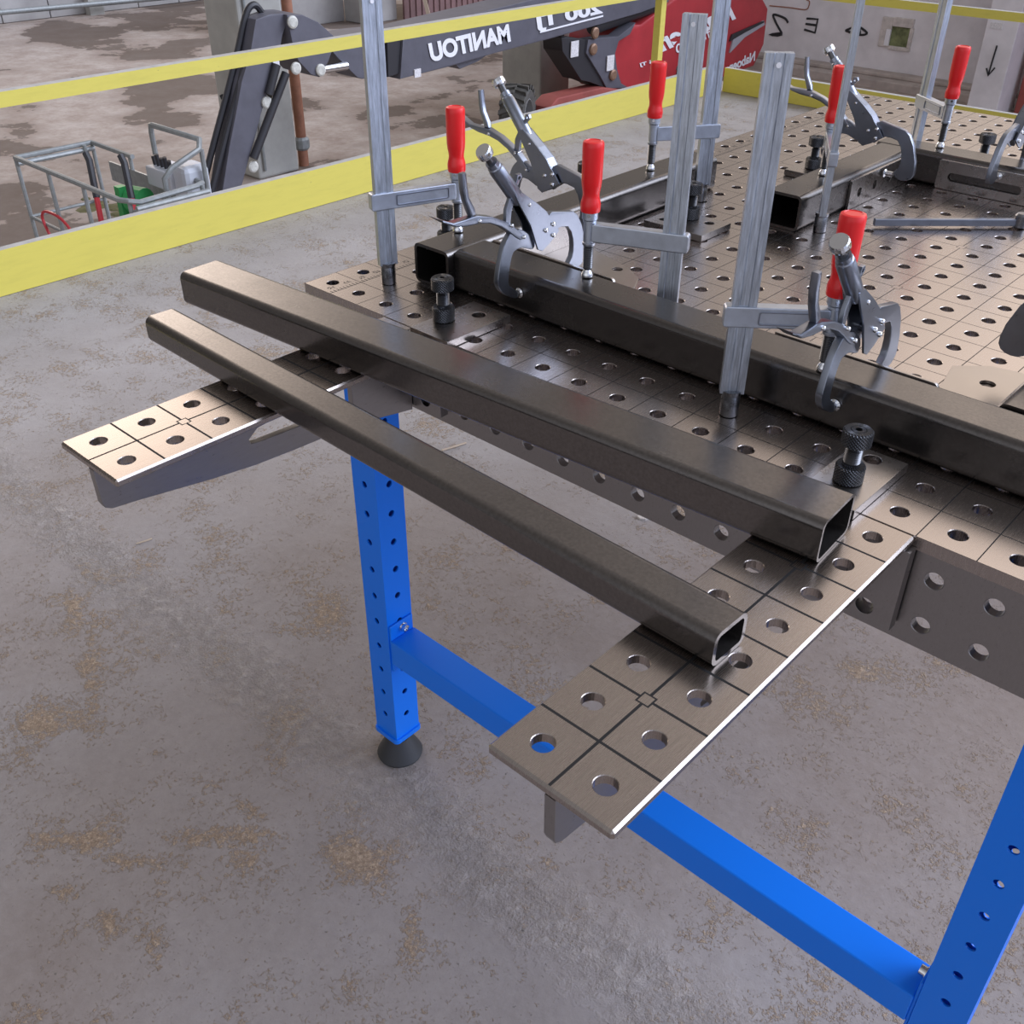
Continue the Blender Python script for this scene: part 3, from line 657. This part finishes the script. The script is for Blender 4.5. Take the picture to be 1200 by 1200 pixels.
for x, y in ((x0,y0),(x0+.62,y0),(x0+1.25,y0),(x1-.05,y0+.05),(x0,y1),(x0+.04,y1-.1),(x1,y1-.05),(x0+.7,y1)):
    rail([(x,y,zt), (x+.02,y,LZ+.04)], .02, 'upright')
rail([(x0,y0,zt-.55), (x1,y0,zt-.55)], .016); rail([(x0,y1,zt-.5), (x1,y1,zt-.5)], .016); rail([(x0,y0,zt-.55), (x0,y1,zt-.55)], .016)
bm = bmesh.new(); box(bm, x0+.3, x1, y1-.02, y1, zt-.30, zt-.12); obj('side_panel', bm, M['galv'], B, world=True)
bm = bmesh.new(); box(bm, x0, x1, y0, y1, LZ+.01, LZ+.06); obj('basket_floor', bm, M['galv'], B, world=True)
hx = x1-.72
rail([(hx-.1,y1+.02,zt-.2), (hx-.1,y1+.02,zt+.28), (hx-.05,y1+.0,zt+.36), (hx+.05,y1-.04,zt+.38), (hx+.55,y1+.1,zt+.32), (hx+.62,y1+.04,zt+.26), (hx+.62,y1-.25,zt+.16),(hx+.6,y1-.32,zt+.08),(hx+.6,y1-.32,zt-.25)], .025, 'console_guard')
rail([(hx+.62,y1+.06,zt+.26), (hx+.62,y1+.06,zt-.3)], .022, 'upright')
cb = bmesh.new(); box(cb, hx+.0, hx+.4, y1-.16, y1+.1, zt-.12, zt+.05); c_ = obj('control_box', cb, M['tankgray'], B, world=True, bevel=.015)
bm = bmesh.new(); box(bm, hx+.33, hx+.58, y1-.12, y1+.14, zt-.2, zt+.12); obj('side_box', bm, M['tankgray'], B, world=True, bevel=.05)
bm = bmesh.new()
for i in range(5): tube(bm, [(hx+.05+.06*i, y1-.08, zt+.05), (hx+.05+.065*i, y1-.09, zt+.13+.02*(i%2))], .02, 6)
obj('joystick', bm, M['boomdk'], B, world=True)
bm = bmesh.new(); tube(bm, smoothpts([(x0+.45,y0-.02,zt-.75),(x0+.3,y0-.02,zt-.5),(x0+.45,y0-.02,zt-.4),(x0+.8,y0-.02,zt-.45),(x0+1.1,y0-.02,zt-.8)]), .014, 6); obj('cable', bm, M['redhandle'], B, world=True)
# tools in the basket
for i, (a, b, lab) in enumerate((((-8.35,3.75,-2.85), (-8.72,3.95,-2.02), 'red handled tool with black grip leaning in the basket, left one'), ((-7.9,3.86,-2.75), (-8.28,4.05,-1.98), 'red handled tool with black grip leaning in the basket, right one'))):
    t = thing('long_handled_tool', lab, 'tool', (a[0], a[1], LZ+.07)); a, b = Vector(a), Vector(b); mid = a.lerp(b, .65)
    a2 = Vector((a.x, a.y, LZ+.07))
    bm = bmesh.new(); tube(bm, [a2, a.lerp(b, .3), mid], .025, 8); obj('handle', bm, M['redhandle'], t, world=True)
    bm = bmesh.new(); tube(bm, [mid, b, b + Vector((-.04,0,.06))], .03, 8); obj('grip', bm, M['boomdk'], t, world=True)
t = thing('hand_winch', 'green and red winch unit standing inside the basket', 'winch', (-8.32, 4.16, LZ+.07))
bm = bmesh.new(); tube(bm, [(-8.32,4.16,LZ+.07), (-8.37,4.16,zt-.35)], .05, 8); obj('stand', bm, M['redhandle'], t, world=True)
bm = bmesh.new(); lathe(bm, [(.05,-.1),(.12,-.08),(.12,.08),(.05,.1)], 16, (-8.37,4.16,zt-.25), (1,.3,0)); box(bm, -8.51,-8.43,4.02,4.10,zt-.5,zt-.12); obj('drum', bm, M['green'], t, world=True)
bm = bmesh.new(); lathe(bm, [(.09,-.03),(.13,0),(.09,.03)], 16, (-8.22,4.16,zt-.4), (1,.2,0)); obj('reel', bm, M['galv'], t, world=True)
# ------------------------------------------------------------------ welding table
T = thing('welding_table', 'perforated steel welding table on blue legs filling the upper right', 'table', (-.2, 1.2, FZ))
bm = bmesh.new(); perf(bm, (-.725, .425, 0), (1,0,0), (0,1,0), 20, 30, .012, .008)
obj('table_top', bm, M['table'], T, world=True)
bm = bmesh.new(); perf(bm, (-.7225, .4275, -.012), (1,0,0), (0,0,-1), 20, 2, .010, .008, cx=.99475/20, cy=.0475)
# front skirt faces -Y
bmesh.ops.reverse_faces(bm, faces=bm.faces[:]); 
for v in bm.verts: v.co.y = .4275 + abs(v.co.y-.4275)
obj('front_skirt', bm, M['plate'], T, world=True)
bm = bmesh.new(); perf(bm, (-.7225, .4395, -.012), (0,1,0), (0,0,-1), 30, 2, .010, .008, cx=1.47/30, cy=.0475)
for v in bm.verts: v.co.x = -.7225 + abs(v.co.x+.7225)
obj('side_skirt', bm, M['plate'], T, world=True)
bm = bmesh.new(); perf(bm, (.2625, .4395, -.012), (0,1,0), (0,0,-1), 30, 2, .010, .008, cx=1.47/30, cy=.0475)
for v in bm.verts: v.co.x = .2625 + abs(v.co.x-.2625)
obj('side_skirt', bm, M['plate'], T, world=True)
bm = bmesh.new(); box(bm, -.7225, .2725, 1.91, 1.922, -.107, -.0122); obj('rear_skirt', bm, M['plate'], T, world=True)
def leg(x0, y0):
    x1, y1 = x0+.05, y0+.05
    bm = bmesh.new(); n = 13; z0 = -.765
    perf(bm, (x0, y0, z0), (1,0,0), (0,0,1), 1, n, .003, .0052, ch=.0004)
    for v in bm.verts: v.co.y = y0 + abs(v.co.y-y0)
    b2 = bmesh.new(); perf(b2, (x0, y1, z0), (1,0,0), (0,0,1), 1, n, .003, .0052, ch=.0004)
    for v in b2.verts: v.co.y = y1 - abs(v.co.y-y1)
    for xx, sg in ((x0, 1), (x1, -1)):
        b3 = bmesh.new(); perf(b3, (xx, y0+.003, z0), (0,1,0), (0,0,1), 1, n, .003, .0052, ch=.0004, cx=.044, cy=.05)
        for v in b3.verts: v.co.x = xx + sg*abs(v.co.x-xx)
        me = bpy.data.meshes.new('t'); b3.to_mesh(me); b3.free(); bm.from_mesh(me); bpy.data.meshes.remove(me)
    me = bpy.data.meshes.new('t'); b2.to_mesh(me); b2.free(); bm.from_mesh(me); bpy.data.meshes.remove(me)
    for za, zb in ((-.115, -.012), (-.785, -.765)):
        box(bm, x0, x1, y0, y0+.003, za, zb); box(bm, x0, x1, y1-.003, y1, za, zb)
        box(bm, x0, x0+.003, y0+.003, y1-.003, za, zb); box(bm, x1-.003, x1, y0+.003, y1-.003, za, zb)
    lg = obj('leg', bm, M['blue'], T, world=True)
    bm = bmesh.new()
    pts = rrect(x0-.004, x1+.004, y0-.004, y1+.004, .008, 4)
    lo = [bm.verts.new((a, b, -.7935)) for a, b in pts]; hi = [bm.verts.new((a, b, -.7845)) for a, b in pts]
    for k in range(len(pts)): bm.faces.new((lo[k], lo[(k+1)%len(pts)], hi[(k+1)%len(pts)], hi[k]))
    bm.faces.new(lo[::-1]); bm.faces.new(hi); obj('end_flange', bm, M['blue'], lg, world=True, bevel=.001)
    bm = bmesh.new(); cx, cy = (x0+x1)/2, (y0+y1)/2
    lathe(bm, [(.014,-.7935),(.014,-.806),(.020,-.808),(.037,-.842),(.039,-.846),(.038,-.8495)], 32, (cx, cy, 0)); obj('foot', bm, M['rubber'], lg, world=True, smooth=35)
    return lg
leg(-.699, .450); leg(.201, .450); leg(-.699, 1.85); leg(.201, 1.85)
bm = bmesh.new(); box(bm, -.645, .197, .4505, .4995, -.612, -.565); cb = obj('cross_beam', bm, M['blue'], T, world=True, bevel=.002)
for xa, xb, sx in ((-.6488, -.645, 1), (.197, .2008, -1)):
    pl = bmesh.new(); box(pl, xa, xb, .452, .498, -.63, -.538); obj('end_plate', pl, M['blue'], cb, world=True, bevel=.0012)
    bm = bmesh.new(); xo = xb if sx > 0 else xa
    lathe(bm, [(.0078,0),(.0078,.0015),(.0062,.0016),(.0062,.008),(.004,.0085),(.0035,.006)], 18, (xo, .477, -.551), (sx,0,0)); obj('bolt', bm, M['chrome'], cb, world=True, smooth=35)
# ------------------------------------------------------------------ extension arms
def arm(x0, lab):
    A = thing('extension_arm', lab, 'support arm', (x0+.025, .4, -.1), 0, 'side extension arms of the welding table')
    bm = bmesh.new(); perf(bm, (x0, .025, 0), (1,0,0), (0,1,0), 2, 8, .008, .008)
    tpl = obj('top_plate', bm, M['arm_top'], A, world=True)
    md = tpl.modifiers.new('bevel', 'BEVEL'); md.width = .0019; md.segments = 1; md.limit_method = 'ANGLE'; md.angle_limit = R_(70)
    bm = bmesh.new()
    y0 = .0245
    prof = [(.412,-.0082),(.412,-.098),(.36,-.089),(.305,-.0825),(.24,-.0795),(.192,-.0765),(.14,-.070),(.094,-.0625),(.06,-.057),(.034,-.0535),(.028,-.050),(.026,-.045),(.0255,-.0082)]
    win = [(.188,-.045),(.20,-.036),(.315,-.024),(.325,-.030),(.325,-.070),(.318,-.074),(.27,-.062),(.262,-.055),(.20,-.052),(.19,-.050)]
    flat('web', prof, [win], .009, M['plate'], A, plane_mtx((x0+.052, 0, 0), (0,1,0), (0,0,1)), world=True, bevel=.0008)
    outer = [(x0-.003,-.0095),(x0+.1035,-.0095),(x0+.1035,-.092),(x0-.003,-.092)]
    flat('mounting_flange', outer, [circ(x0+.025, -.078, .008), circ(x0+.078, -.078, .008)], .012, M['plate'], A, plane_mtx((0, .4188, 0), (1,0,0), (0,0,1)), world=True, bevel=.0006)
    return A
arm(-.025, 'T-shaped perforated steel arm nearest the camera, its tip over the blue beam')
arm(-.575, 'T-shaped perforated steel arm at far left, sticking out beyond the left blue leg')
# bright ground chamfer strips along the arm edges
# ------------------------------------------------------------------ square tubes
def steel_tube(L_, w_, h_, lab, loc, rz, mat, r=.008, t=.004):
    bm = bmesh.new()
    out = rrect(-w_/2, w_/2, 0, h_, r, 5); inn = rrect(-w_/2+t, w_/2-t, t, h_-t, max(r-t, .002), 5)
    ch = .0006
    O = [(-ch, .0), (0, ch), (L_, 0)]
    def ring(pts, x): return [bm.verts.new((x, a, b)) for a, b in pts]
    n = len(out)
    a0, a1, b0, b1 = ring(out, 0), ring(out, L_), ring(inn, 0), ring(inn, L_)
    for k in range(n):
        q = (k+1) % n
        bm.faces.new((a0[k], a0[q], a1[q], a1[k])); bm.faces.new((b0[q], b0[k], b1[k], b1[q]))
        bm.faces.new((a0[q], a0[k], b0[k], b0[q])); bm.faces.new((a1[k], a1[q], b1[q], b1[k]))
    o = obj('square_tube', bm, mat, smooth=32)
    md = o.modifiers.new('wn', 'WEIGHTED_NORMAL'); md.keep_sharp = True; md.weight = 100
    o.location = loc; o.rotation_euler = (0, 0, rz)
    return props(o, lab, 'steel tube')
def tube_from(p0, p1, w_, h_, lab, mat, z=.0004, side=1, **kw):
    """p0-p1: bottom edge on the side facing -Y or +X; the tube lies on the other side of it"""
    a, b = Vector((*p0, 0)), Vector((*p1, 0)); d = (b-a).normalized(); nrm = Vector((-d.y, d.x, 0))*side
    c = a + nrm*w_/2; steel_tube((b-a).length, w_, h_, lab, (c.x, c.y, z), math.atan2(d.y, d.x), mat, **kw)
tube_from((-.7075,.1975), (.0405,.1775), .04, .030, 'loose thin black rectangular tube laid across both arms, nearest the camera', M['tube_loose'])
tube_from((-.772,.2835), (.035,.3325), .06, .040, 'loose thick black rectangular tube laid across both arms beside the table edge', M['tube_loose'], t=.003)
tube_from((-.5695,.5370), (.26,.5370), .06, .050, 'long black square tube clamped along the front of the table top', M['tube'])
tube_from((-.570,.527), (-.570,1.115), .06, .050, 'black square tube with open dark end at the left side of the table', M['tube'])
tube_from((-.370,1.0215), (-.370,1.3735), .06, .050, 'short black square tube with open end in the middle of the table', M['tube'])
tube_from((-.432,1.3745), (.26,1.3745), .06, .050, 'black square tube crossing the far side of the table', M['tube'])
tube_from((.1225,.6005), (.1225,1.3735), .06, .050, 'black square tube meeting the front tube at the right edge', M['tube'])
# ------------------------------------------------------------------ flat plates with stop bolts
def stop_bolt(x, y, z, lab):
    t = thing('stop_bolt', lab, 'bolt', (x, y, z))
    bm = bmesh.new(); lathe(bm, [(.0118,0),(.0128,.0008),(.0128,.0145),(.0118,.016)], 40); lathe(bm, [(.0078,.0155),(.0078,.0185)], 24)
    obj('collar', bm, M['knurl'], t, smooth=35)
    bm = bmesh.new(); pr = [(.0075,.016)]
    for k in range(9): z0 = .018+k*.0016; pr += [(.0075, z0), (.0066, z0+.0008)]
    pr += [(.005,.0335),(.005,.039)]
    lathe(bm, pr, 24); obj('threaded_shank', bm, M['thread'], t)
    bm = bmesh.new(); lathe(bm, [(.0095,.0345),(.0128,.0365),(.0128,.0485),(.0112,.0500),(.0068,.0500),(.0064,.0494),(.0060,.0500),(.003,.0500),(.0028,.047)], 40)
    obj('knurled_head', bm, M['knurl'], t, smooth=35)
def stop_plate(outer, holes, lab, z=.0005, th=.0095):
    o = flat('flat_stop_plate', outer, holes, th, M['stop'], None, Matrix.Translation((0,0,z+th/2)), bevel=.0008)
    cx = sum(p[0] for p in outer)/len(outer); cy = sum(p[1] for p in outer)/len(outer)
    o.data.transform(Matrix.Translation((-cx, -cy, -z))); o.location = (cx, cy, z)
    props(o, lab, 'plate')
stop_plate([(-.513,.410),(-.4535,.410),(-.4535,.512),(-.513,.512)], [circ(-.48,.487,.008), circ(-.4895,.51,.008)] [:1], 'flat steel plate under the bolt, by the left end of the front tube')
stop_plate([(-.025,.410),(.027,.410),(.027,.512),(-.025,.512)], [circ(0,.497,.008)], 'flat steel plate under the bolt, by the end of the thick loose tube')
stop_plate([(-.544,.8925),(-.4455,.8925),(-.4455,.966),(-.544,.966)], [circ(-.525,.915,.007), circ(-.468,.945,.007)], 'flat steel plate beside the left tube, behind the row of upright clamp bars')
stop_plate([(-.53,1.262),(-.4335,1.262),(-.4335,1.325),(-.53,1.325)], [], 'flat steel plate beside the short middle tube')
bz = .0102
stop_bolt(-.5, .45, bz, 'black knurled bolt standing upright in front of the open end of the left tube')
stop_bolt(0, .45, bz, 'black knurled bolt standing upright near the end of the thick loose tube')
stop_bolt(-.5, .945, bz, 'black knurled bolt on a plate half hidden behind an upright clamp bar')
stop_bolt(-.5, 1.30, bz, 'black knurled bolt behind the short middle tube')
stop_bolt(-.7, .65, bz-.0098, 'black knurled bolt behind the left tube, under the leftmost clamp arm')
stop_bolt(-.7, .95, bz-.0098, 'black knurled bolt behind the left tube, hidden by a red handle')
stop_bolt(-.3, 1.50, bz+.003, 'black knurled bolt behind the far tube at upper right')
# ------------------------------------------------------------------ corner stop squares
S = thing('stop_square', 'steel corner square between the front tube and the left tube', 'corner bracket', (-.5, .65, 0))
yz = lambda x: plane_mtx((x, 0, 0), (0,1,0), (0,0,1))
xz = lambda y: plane_mtx((0, y, 0), (1,0,0), (0,0,1))
flat('upright_plate', rrect(-.563, -.373, .0002, .050, .006, 4, (1,1,0,0)), [], .004, M['stop'], S, xz(.6000), world=True)
flat('upright_plate', rrect(.6075, .80, .0002, .046, .006, 4, (1,1,0,0)), [], .004, M['stop'], S, yz(-.5672), world=True)
flat('base_plate', [(-.565,.604),(-.40,.604),(-.4103,.6925),(-.425,.72),(-.4549,.7392),(-.54,.765),(-.565,.765)], [circ(-.4629,.7317-.006,.007)], .003, M['stop2'], S, Matrix.Translation((0,0,.0020)), world=True, bevel=.0003)
S = thing('stop_square', 'steel corner square between the front tube and the right edge tube', 'corner bracket', (.02, .65, 0))
flat('upright_plate', rrect(-.165, .008, .0002, .0495, .006, 4, (1,1,0,0)), [], .004, M['stop'], S, xz(.6000), world=True)
flat('upright_plate', rrect(.610, .712, .0002, .036, .008, 4, (1,1,0,0)), [circ(.69,.018,.005)], .006, M['stop'], S, yz(.0592), world=True)
flat('base_plate', [(-.165,.604),(.056,.604),(.056,.775),(.03,.78),(0,.774),(-.03,.747),(-.02,.693),(-.05,.65),(-.165,.63)], [circ(.014,.730,.008)], .003, M['stop2'], S, Matrix.Translation((0,0,.0020)), world=True, bevel=.0003)
S = thing('stop_square', 'steel corner square with slot and holes between the middle tube and the far tube', 'corner bracket', (-.36, 1.36, 0))
flat('upright_plate', rrect(1.163, 1.365, .0003, .0447, .003, 3), [circ(1.193,.0215,.0068), circ(1.2435,.0222,.0068), circ(1.2935,.0224,.0068)], .005, M['stop'], S, yz(-.3672), world=True)
flat('upright_plate', rrect(-.320, -.12, .0003, .0447, .003, 3), [rrect(-.303, -.1885, .0138, .0270, .0065, 6)], .005, M['stop'], S, xz(1.3700), world=True)
# flat bar on the table
t = thing('flat_bar', 'thin pale steel bar lying diagonally on the table behind a red handle', 'bar', (-.23, 1.2, 0))
d = Vector((.1500, .140, 0)); a = Vector((-.302, 1.118, 0))
bm = bmesh.new(); u = d.normalized(); w_ = Vector((-u.y, u.x, 0))
pts = [a - w_*.004, a + d - w_*.004, a + d + w_*.004, a + w_*.004]
v0 = [bm.verts.new(p + Vector((0,0,.003))) for p in pts]; v1 = [bm.verts.new(p + Vector((0,0,.013))) for p in pts]
bm.faces.new(v0[::-1]); bm.faces.new(v1)
for k in range(4): bm.faces.new((v0[k], v0[(k+1)%4], v1[(k+1)%4], v1[k]))
obj('bar', bm, M['cast2'], t, world=True, bevel=.001)
bm = bmesh.new(); lathe(bm, [(.006,.0005),(.0095,.002),(.0095,.018),(.007,.021)], 24, a + d + u*.006); obj('end_cap', bm, M['socket'], t, world=True, smooth=35)
# ------------------------------------------------------------------ bar clamps
def bar_clamp(hx, hy, sx, sy, lab, zb=.024, top=.328, arm_h=.0205, rib=True, grid=True):
    ang = math.atan2(sy-hy, sx-hx); Ln = math.hypot(sx-hx, sy-hy)
    t = thing('bar_clamp', lab, 'clamp', (hx, hy, 0), ang, 'red handled bar clamps standing in the table holes')
    # bar section with grooves, wide side along the arm
    hw, ht, g = .0115, .0046, .0012
    sec = [(-hw,-ht),(-hw+.007,-ht),(-hw+.0078,-ht+g),(hw-.0078,-ht+g),(hw-.007,-ht),(hw,-ht),(hw,ht),(hw-.007,ht),(hw-.0078,ht-g),(-hw+.0078,ht-g),(-hw+.007,ht),(-hw,ht)]
    b = flat('bar', sec, [], top-zb, M['bar'], t, Matrix.Translation((0,0,(top+zb)/2)), bevel=.0004)
    if top > .3:
        bm = bmesh.new(); lathe(bm, [(.0022,-.0050),(.0022,.0050)], 14, (0,0,top-.009), (0,1,0)); obj('rivet_or_hole_dot', bm, M['white'], b)  # white dot painted as bright background seen through a hole in the bar
    bm = bmesh.new(); lathe(bm, [(.0076,-.011 if grid else .0006),(.0076,.0008),(.0092,.001),(.0092,.020),(.0084,.0215),(.0084,.0225),(.0097,.0228),(.0097,.0268),(.008,.0272)], 28); obj('socket', bm, M['socket'], t, smooth=35)
    # arm
    zc = .1035
    a = rrect(-.0175, Ln-.004, zc-arm_h/2, zc+arm_h/2, .003, 3)
    am = flat('arm', a, [], .0125, M['cast'], t, plane_mtx((0,0,0), (1,0,0), (0,0,1)), bevel=.0012)
    if rib:
        for s in (-1, 1):
            flat('recess_rib', rrect(.014, Ln-.0135, zc-.0068, zc+.0068, .002, 3), [rrect(.0155, Ln-.015, zc-.0052, zc+.0052, .0015, 3)], .0016, M['cast2'], am, plane_mtx((0,s*.0064,0), (1,0,0), (0,0,1)), bevel=.0003)
    bm = bmesh.new(); lathe(bm, [(.0068,.088),(.0074,.089),(.0074,.0915),(.0066,.092),(.0066,.1135),(.0074,.114),(.0074,.1165),(.006,.117)], 24, (Ln,0,0)); obj('sleeve', bm, M['cast'], t, smooth=35)
    # spindle
    bm = bmesh.new(); pr = [(.0044,.060)]; z0 = .0625
    while z0 < .088: pr += [(.0060, z0), (.0052, z0+.0009)]; z0 += .0018
    pr += [(.005,.120)]; lathe(bm, pr, 20, (Ln,0,0)); sp_ = obj('threaded_spindle', bm, M['thread'], t)
    bm = bmesh.new(); lathe(bm, [(.0048,.0508),(.0066,.0518),(.0068,.0545),(.0052,.0575),(.0036,.060),(.0036,.062)], 24, (Ln,0,0)); obj('pressure_pad', bm, M['chrome'], t, smooth=35)
    bm = bmesh.new(); lathe(bm, [(.0078,.117),(.0088,.118),(.0088,.129)], 24, (Ln,0,0)); obj('ferrule', bm, M['cast'], t, smooth=35)
    bm = bmesh.new(); lathe(bm, [(.002,.0,),(.002,.0095)], 10, (Ln,0,.123), (math.cos(R_(-60)-ang), math.sin(R_(-60)-ang), 0)); obj('grub_pin', bm, M['chrome'], t)
    bm = bmesh.new(); lathe(bm, [(.0088,.1255),(.0106,.1262),(.0110,.128),(.0112,.134),(.0106,.1375),(.0096,.1410),(.0092,.1440),(.0095,.1480),(.0106,.1535),(.0112,.1600),(.0117,.1950),(.0116,.1985),(.0108,.2005),(.0085,.2012),(.0080,.2006)], 36, (Ln,0,0)); obj('handle', bm, M['red'], t, smooth=30)
    return t
bar_clamp(-.6487,.4985, -.6154,.5897, 'bar clamp at far left, its red handle in front of the yellow toe board')
bar_clamp(-.3115, .6180, -.399, .5816, 'bar clamp with its red handle above the left half of the front tube', rib=False, grid=False)
bar_clamp(-.1495,.4975, -.0845,.5485, 'bar clamp in the front hole row, its red handle behind locking pliers')
bar_clamp(-.5535, 1.0515, -.603,.983, 'bar clamp at the far end of the left tube', rib=False)
bar_clamp(-.3500, 1.0497, -.402,1.138, 'bar clamp seen edge on, holding the short middle tube')
bar_clamp(-.4015,1.457, -.341,1.410, 'bar clamp holding the far tube, red handle before the grey wall')
# ------------------------------------------------------------------ locking pliers
U = lambda y=0: plane_mtx((0, y, 0), (1,0,0), (0,0,1))
D['fixed'] = D['fixed'][:6] + [(.1131,.0618),(.1152,.0480),(.1148,.0405),(.1115,.0355),(.1065,.0325),(.1000,.0312),(.0930,.0318),(.0870,.0350),(.0832,.0400),(.0862,.0440),(.0892,.0475),(.0908,.0540),(.0908,.0622),(.0895,.0700),(.0859,.0791)] + D['fixed'][-4:]
def make_pliers(lab):
    t = thing('locking_pliers', lab, 'pliers')
    flat('moving_jaw', D['jaw'], [], .0075, M['cast2'], t, U(0), bevel=.0012, round_=True)
    flat('fixed_jaw', D['fixed'], [], .0075, M['cast2'], t, U(0), bevel=.0012)
    b = None
    for s in (-1, 1):
        o = flat('body_plate', D['body'], [], .0025, M['cast2'], t, U(s*.0072), bevel=.0006)
    # folded top edge of the body
    bm = bmesh.new(); top = [(-.0066,.1463),(.0196,.1281),(.0345,.1163),(.0411,.1079),(.0501,.0991)]
    for (a, b_), (c, d) in zip(top, top[1:]):
        n = Vector((b_-d, 0, c-a)).normalized()*-.001
        q = [Vector((a,-.0078,b_)), Vector((c,-.0078,d)), Vector((c,.0078,d)), Vector((a,.0078,b_))]
        v = [bm.verts.new(p) for p in q] + [bm.verts.new(p+n*1.4) for p in q]
        for f in ((0,1,2,3),(7,6,5,4),(0,4,5,1),(1,5,6,2),(2,6,7,3),(3,7,4,0)): bm.faces.new([v[i] for i in f])
    obj('body_spine', bm, M['cast2'], t)
    A, Bp = Vector((-.0085,0,.1405)), Vector((-.0470,0,.1850)); ax_ = (Bp-A).normalized(); Lb = (Bp-A).length
    bm = bmesh.new(); lathe(bm, [(.0078,-.006),(.0085,.0),(.0085,Lb*.80),(.0078,Lb*.82),(.0078,Lb*.88),(.0068,Lb*.9),(.0068,Lb)], 28, A, ax_); obj('barrel', bm, M['cast2'], t, smooth=35)
    bm = bmesh.new(); lathe(bm, [(.0045,Lb-.002),(.0045,Lb+.012)], 18, A, ax_); sc = obj('adjusting_screw', bm, M['thread'], t)
    bm = bmesh.new(); lathe(bm, [(.0070,Lb+.010),(.0086,Lb+.0115),(.0090,Lb+.0145),(.0086,Lb+.0185),(.0078,Lb+.0200)], 20, A, ax_); obj('screw_knob', bm, M['chrome'], sc)
    lv = flat('lever', D['lever'], [], .011, M['cast2'], t, U(0), bevel=.0015)
    flat('release_lever', D['rel'], [], .008, M['cast2'], lv, U(0), bevel=.0022)
    flat('link', D['link'], [circ(-.0055,.1605,.0018,12)], .005, M['cast2'], t, U(0), bevel=.0008)
    for u, z, h in ((.0463,.0988,.0105),(.0334,.0949,.0105),(.0468,.0861,.0105),(-.0215,.1131,.0078),(-.0013,.0951,.0078),(-.0712,.1296,.0072),(.0053,.1301,.0092)):
        r = .0028 if h > .01 else .0022
        bm = bmesh.new(); lathe(bm, [(r*.5,-h-.0008),(r,-h+.0002),(r,h-.0002),(r*.5,h+.0008)], 14, (u,0,z), (0,1,0)); obj('rivet_or_hole_dot', bm, M['chrome'], t, smooth=60)
    bm = bmesh.new(); lathe(bm, [(.004,-.0006),(.0055,-.0006),(.006,-.002),(.004,-.0035),(.0042,-.008)], 16, (0,0,.0275), (1,0,.0)); obj('swivel_pad', bm, M['chrome'], t, smooth=40)
    bm = bmesh.new(); lathe(bm, [(.0045,.0),(.006,.0004),(.0062,.002),(.004,.0035),(.004,.014)], 16, (.0680,0,.0365), (1,0,0)); obj('swivel_pad', bm, M['chrome'], t, smooth=40)
    props(t, group='locking pliers on the frame tubes')
    return t
P0 = make_pliers('locking pliers gripping the left half of the front tube')
P0.location = (-.4617, .537, 0); P0.rotation_euler = (0, 0, R_(90))
for lab, loc, rz in (('locking pliers gripping the right half of the front tube, before a red handle', (-.0610, .537, 0), 90),
                     ('locking pliers gripping the left tube, seen against the yellow toe board', (-.630, .742, 0), 0),
                     ('locking pliers gripping the short middle tube, seen against the grey wall', (-.430, 1.262, 0), 0),
                     ('locking pliers on the slotted plate of the far tube at the right edge', (-.2264, 1.435, 0), -90),
                     ('locking pliers jaw cut off by the right edge, below the far tube', (.1222, .752, 0), 180)):
    q = copy_tree(P0); q.location = loc; q.rotation_euler = (0, 0, R_(rz)); q['label'] = lab
# ------------------------------------------------------------------ daylight of the open hall
wd = bpy.data.worlds.new('hall_daylight'); scene.world = wd; wd.use_nodes = True
nt = wd.node_tree; bg = nt.nodes['Background']
tc = N(nt, 'ShaderNodeTexCoord')
def vdot(v):
    n = N(nt, 'ShaderNodeVectorMath'); n.operation = 'DOT_PRODUCT'; nt.links.new(tc.outputs['Generated'], n.inputs[0])
    n.inputs[1].default_value = Vector(v).normalized(); return n.outputs['Value']
def azel(az, el): return (math.cos(R_(el))*math.cos(R_(az)), math.cos(R_(el))*math.sin(R_(az)), math.sin(R_(el)))
sp = N(nt, 'ShaderNodeSeparateXYZ'); nt.links.new(tc.outputs['Generated'], sp.inputs[0])
col = ramp(nt, mathn(nt, 'ADD', mathn(nt, 'MULTIPLY', sp.outputs[2], .5), .5), WORLD_RAMP)
yf = mathn(nt, 'MAXIMUM', mathn(nt, 'ADD', mathn(nt, 'MULTIPLY', vdot((-.25,.97,0)), .45), .6), .2)
n = N(nt, 'ShaderNodeVectorMath'); n.operation = 'SCALE'; nt.links.new(col, n.inputs[0]); nt.links.new(yf, n.inputs['Scale']); col = n.outputs[0]
for (az, el, k, c) in BLOBS:
    d = mathn(nt, 'POWER', mathn(nt, 'MAXIMUM', vdot(azel(az, el)), 0), k)
    n = N(nt, 'ShaderNodeVectorMath'); n.operation = 'SCALE'; n.inputs[0].default_value = c; nt.links.new(d, n.inputs['Scale'])
    a_ = N(nt, 'ShaderNodeVectorMath'); a_.operation = 'ADD'; nt.links.new(col, a_.inputs[0]); nt.links.new(n.outputs[0], a_.inputs[1]); col = a_.outputs[0]
nt.links.new(col, bg.inputs['Color']); bg.inputs['Strength'].default_value = WSTR
scene.view_settings.view_transform = 'Standard'; scene.view_settings.look = 'None'
scene.view_settings.exposure = .1; scene.view_settings.gamma = 1; scene.view_settings.use_curve_mapping = False
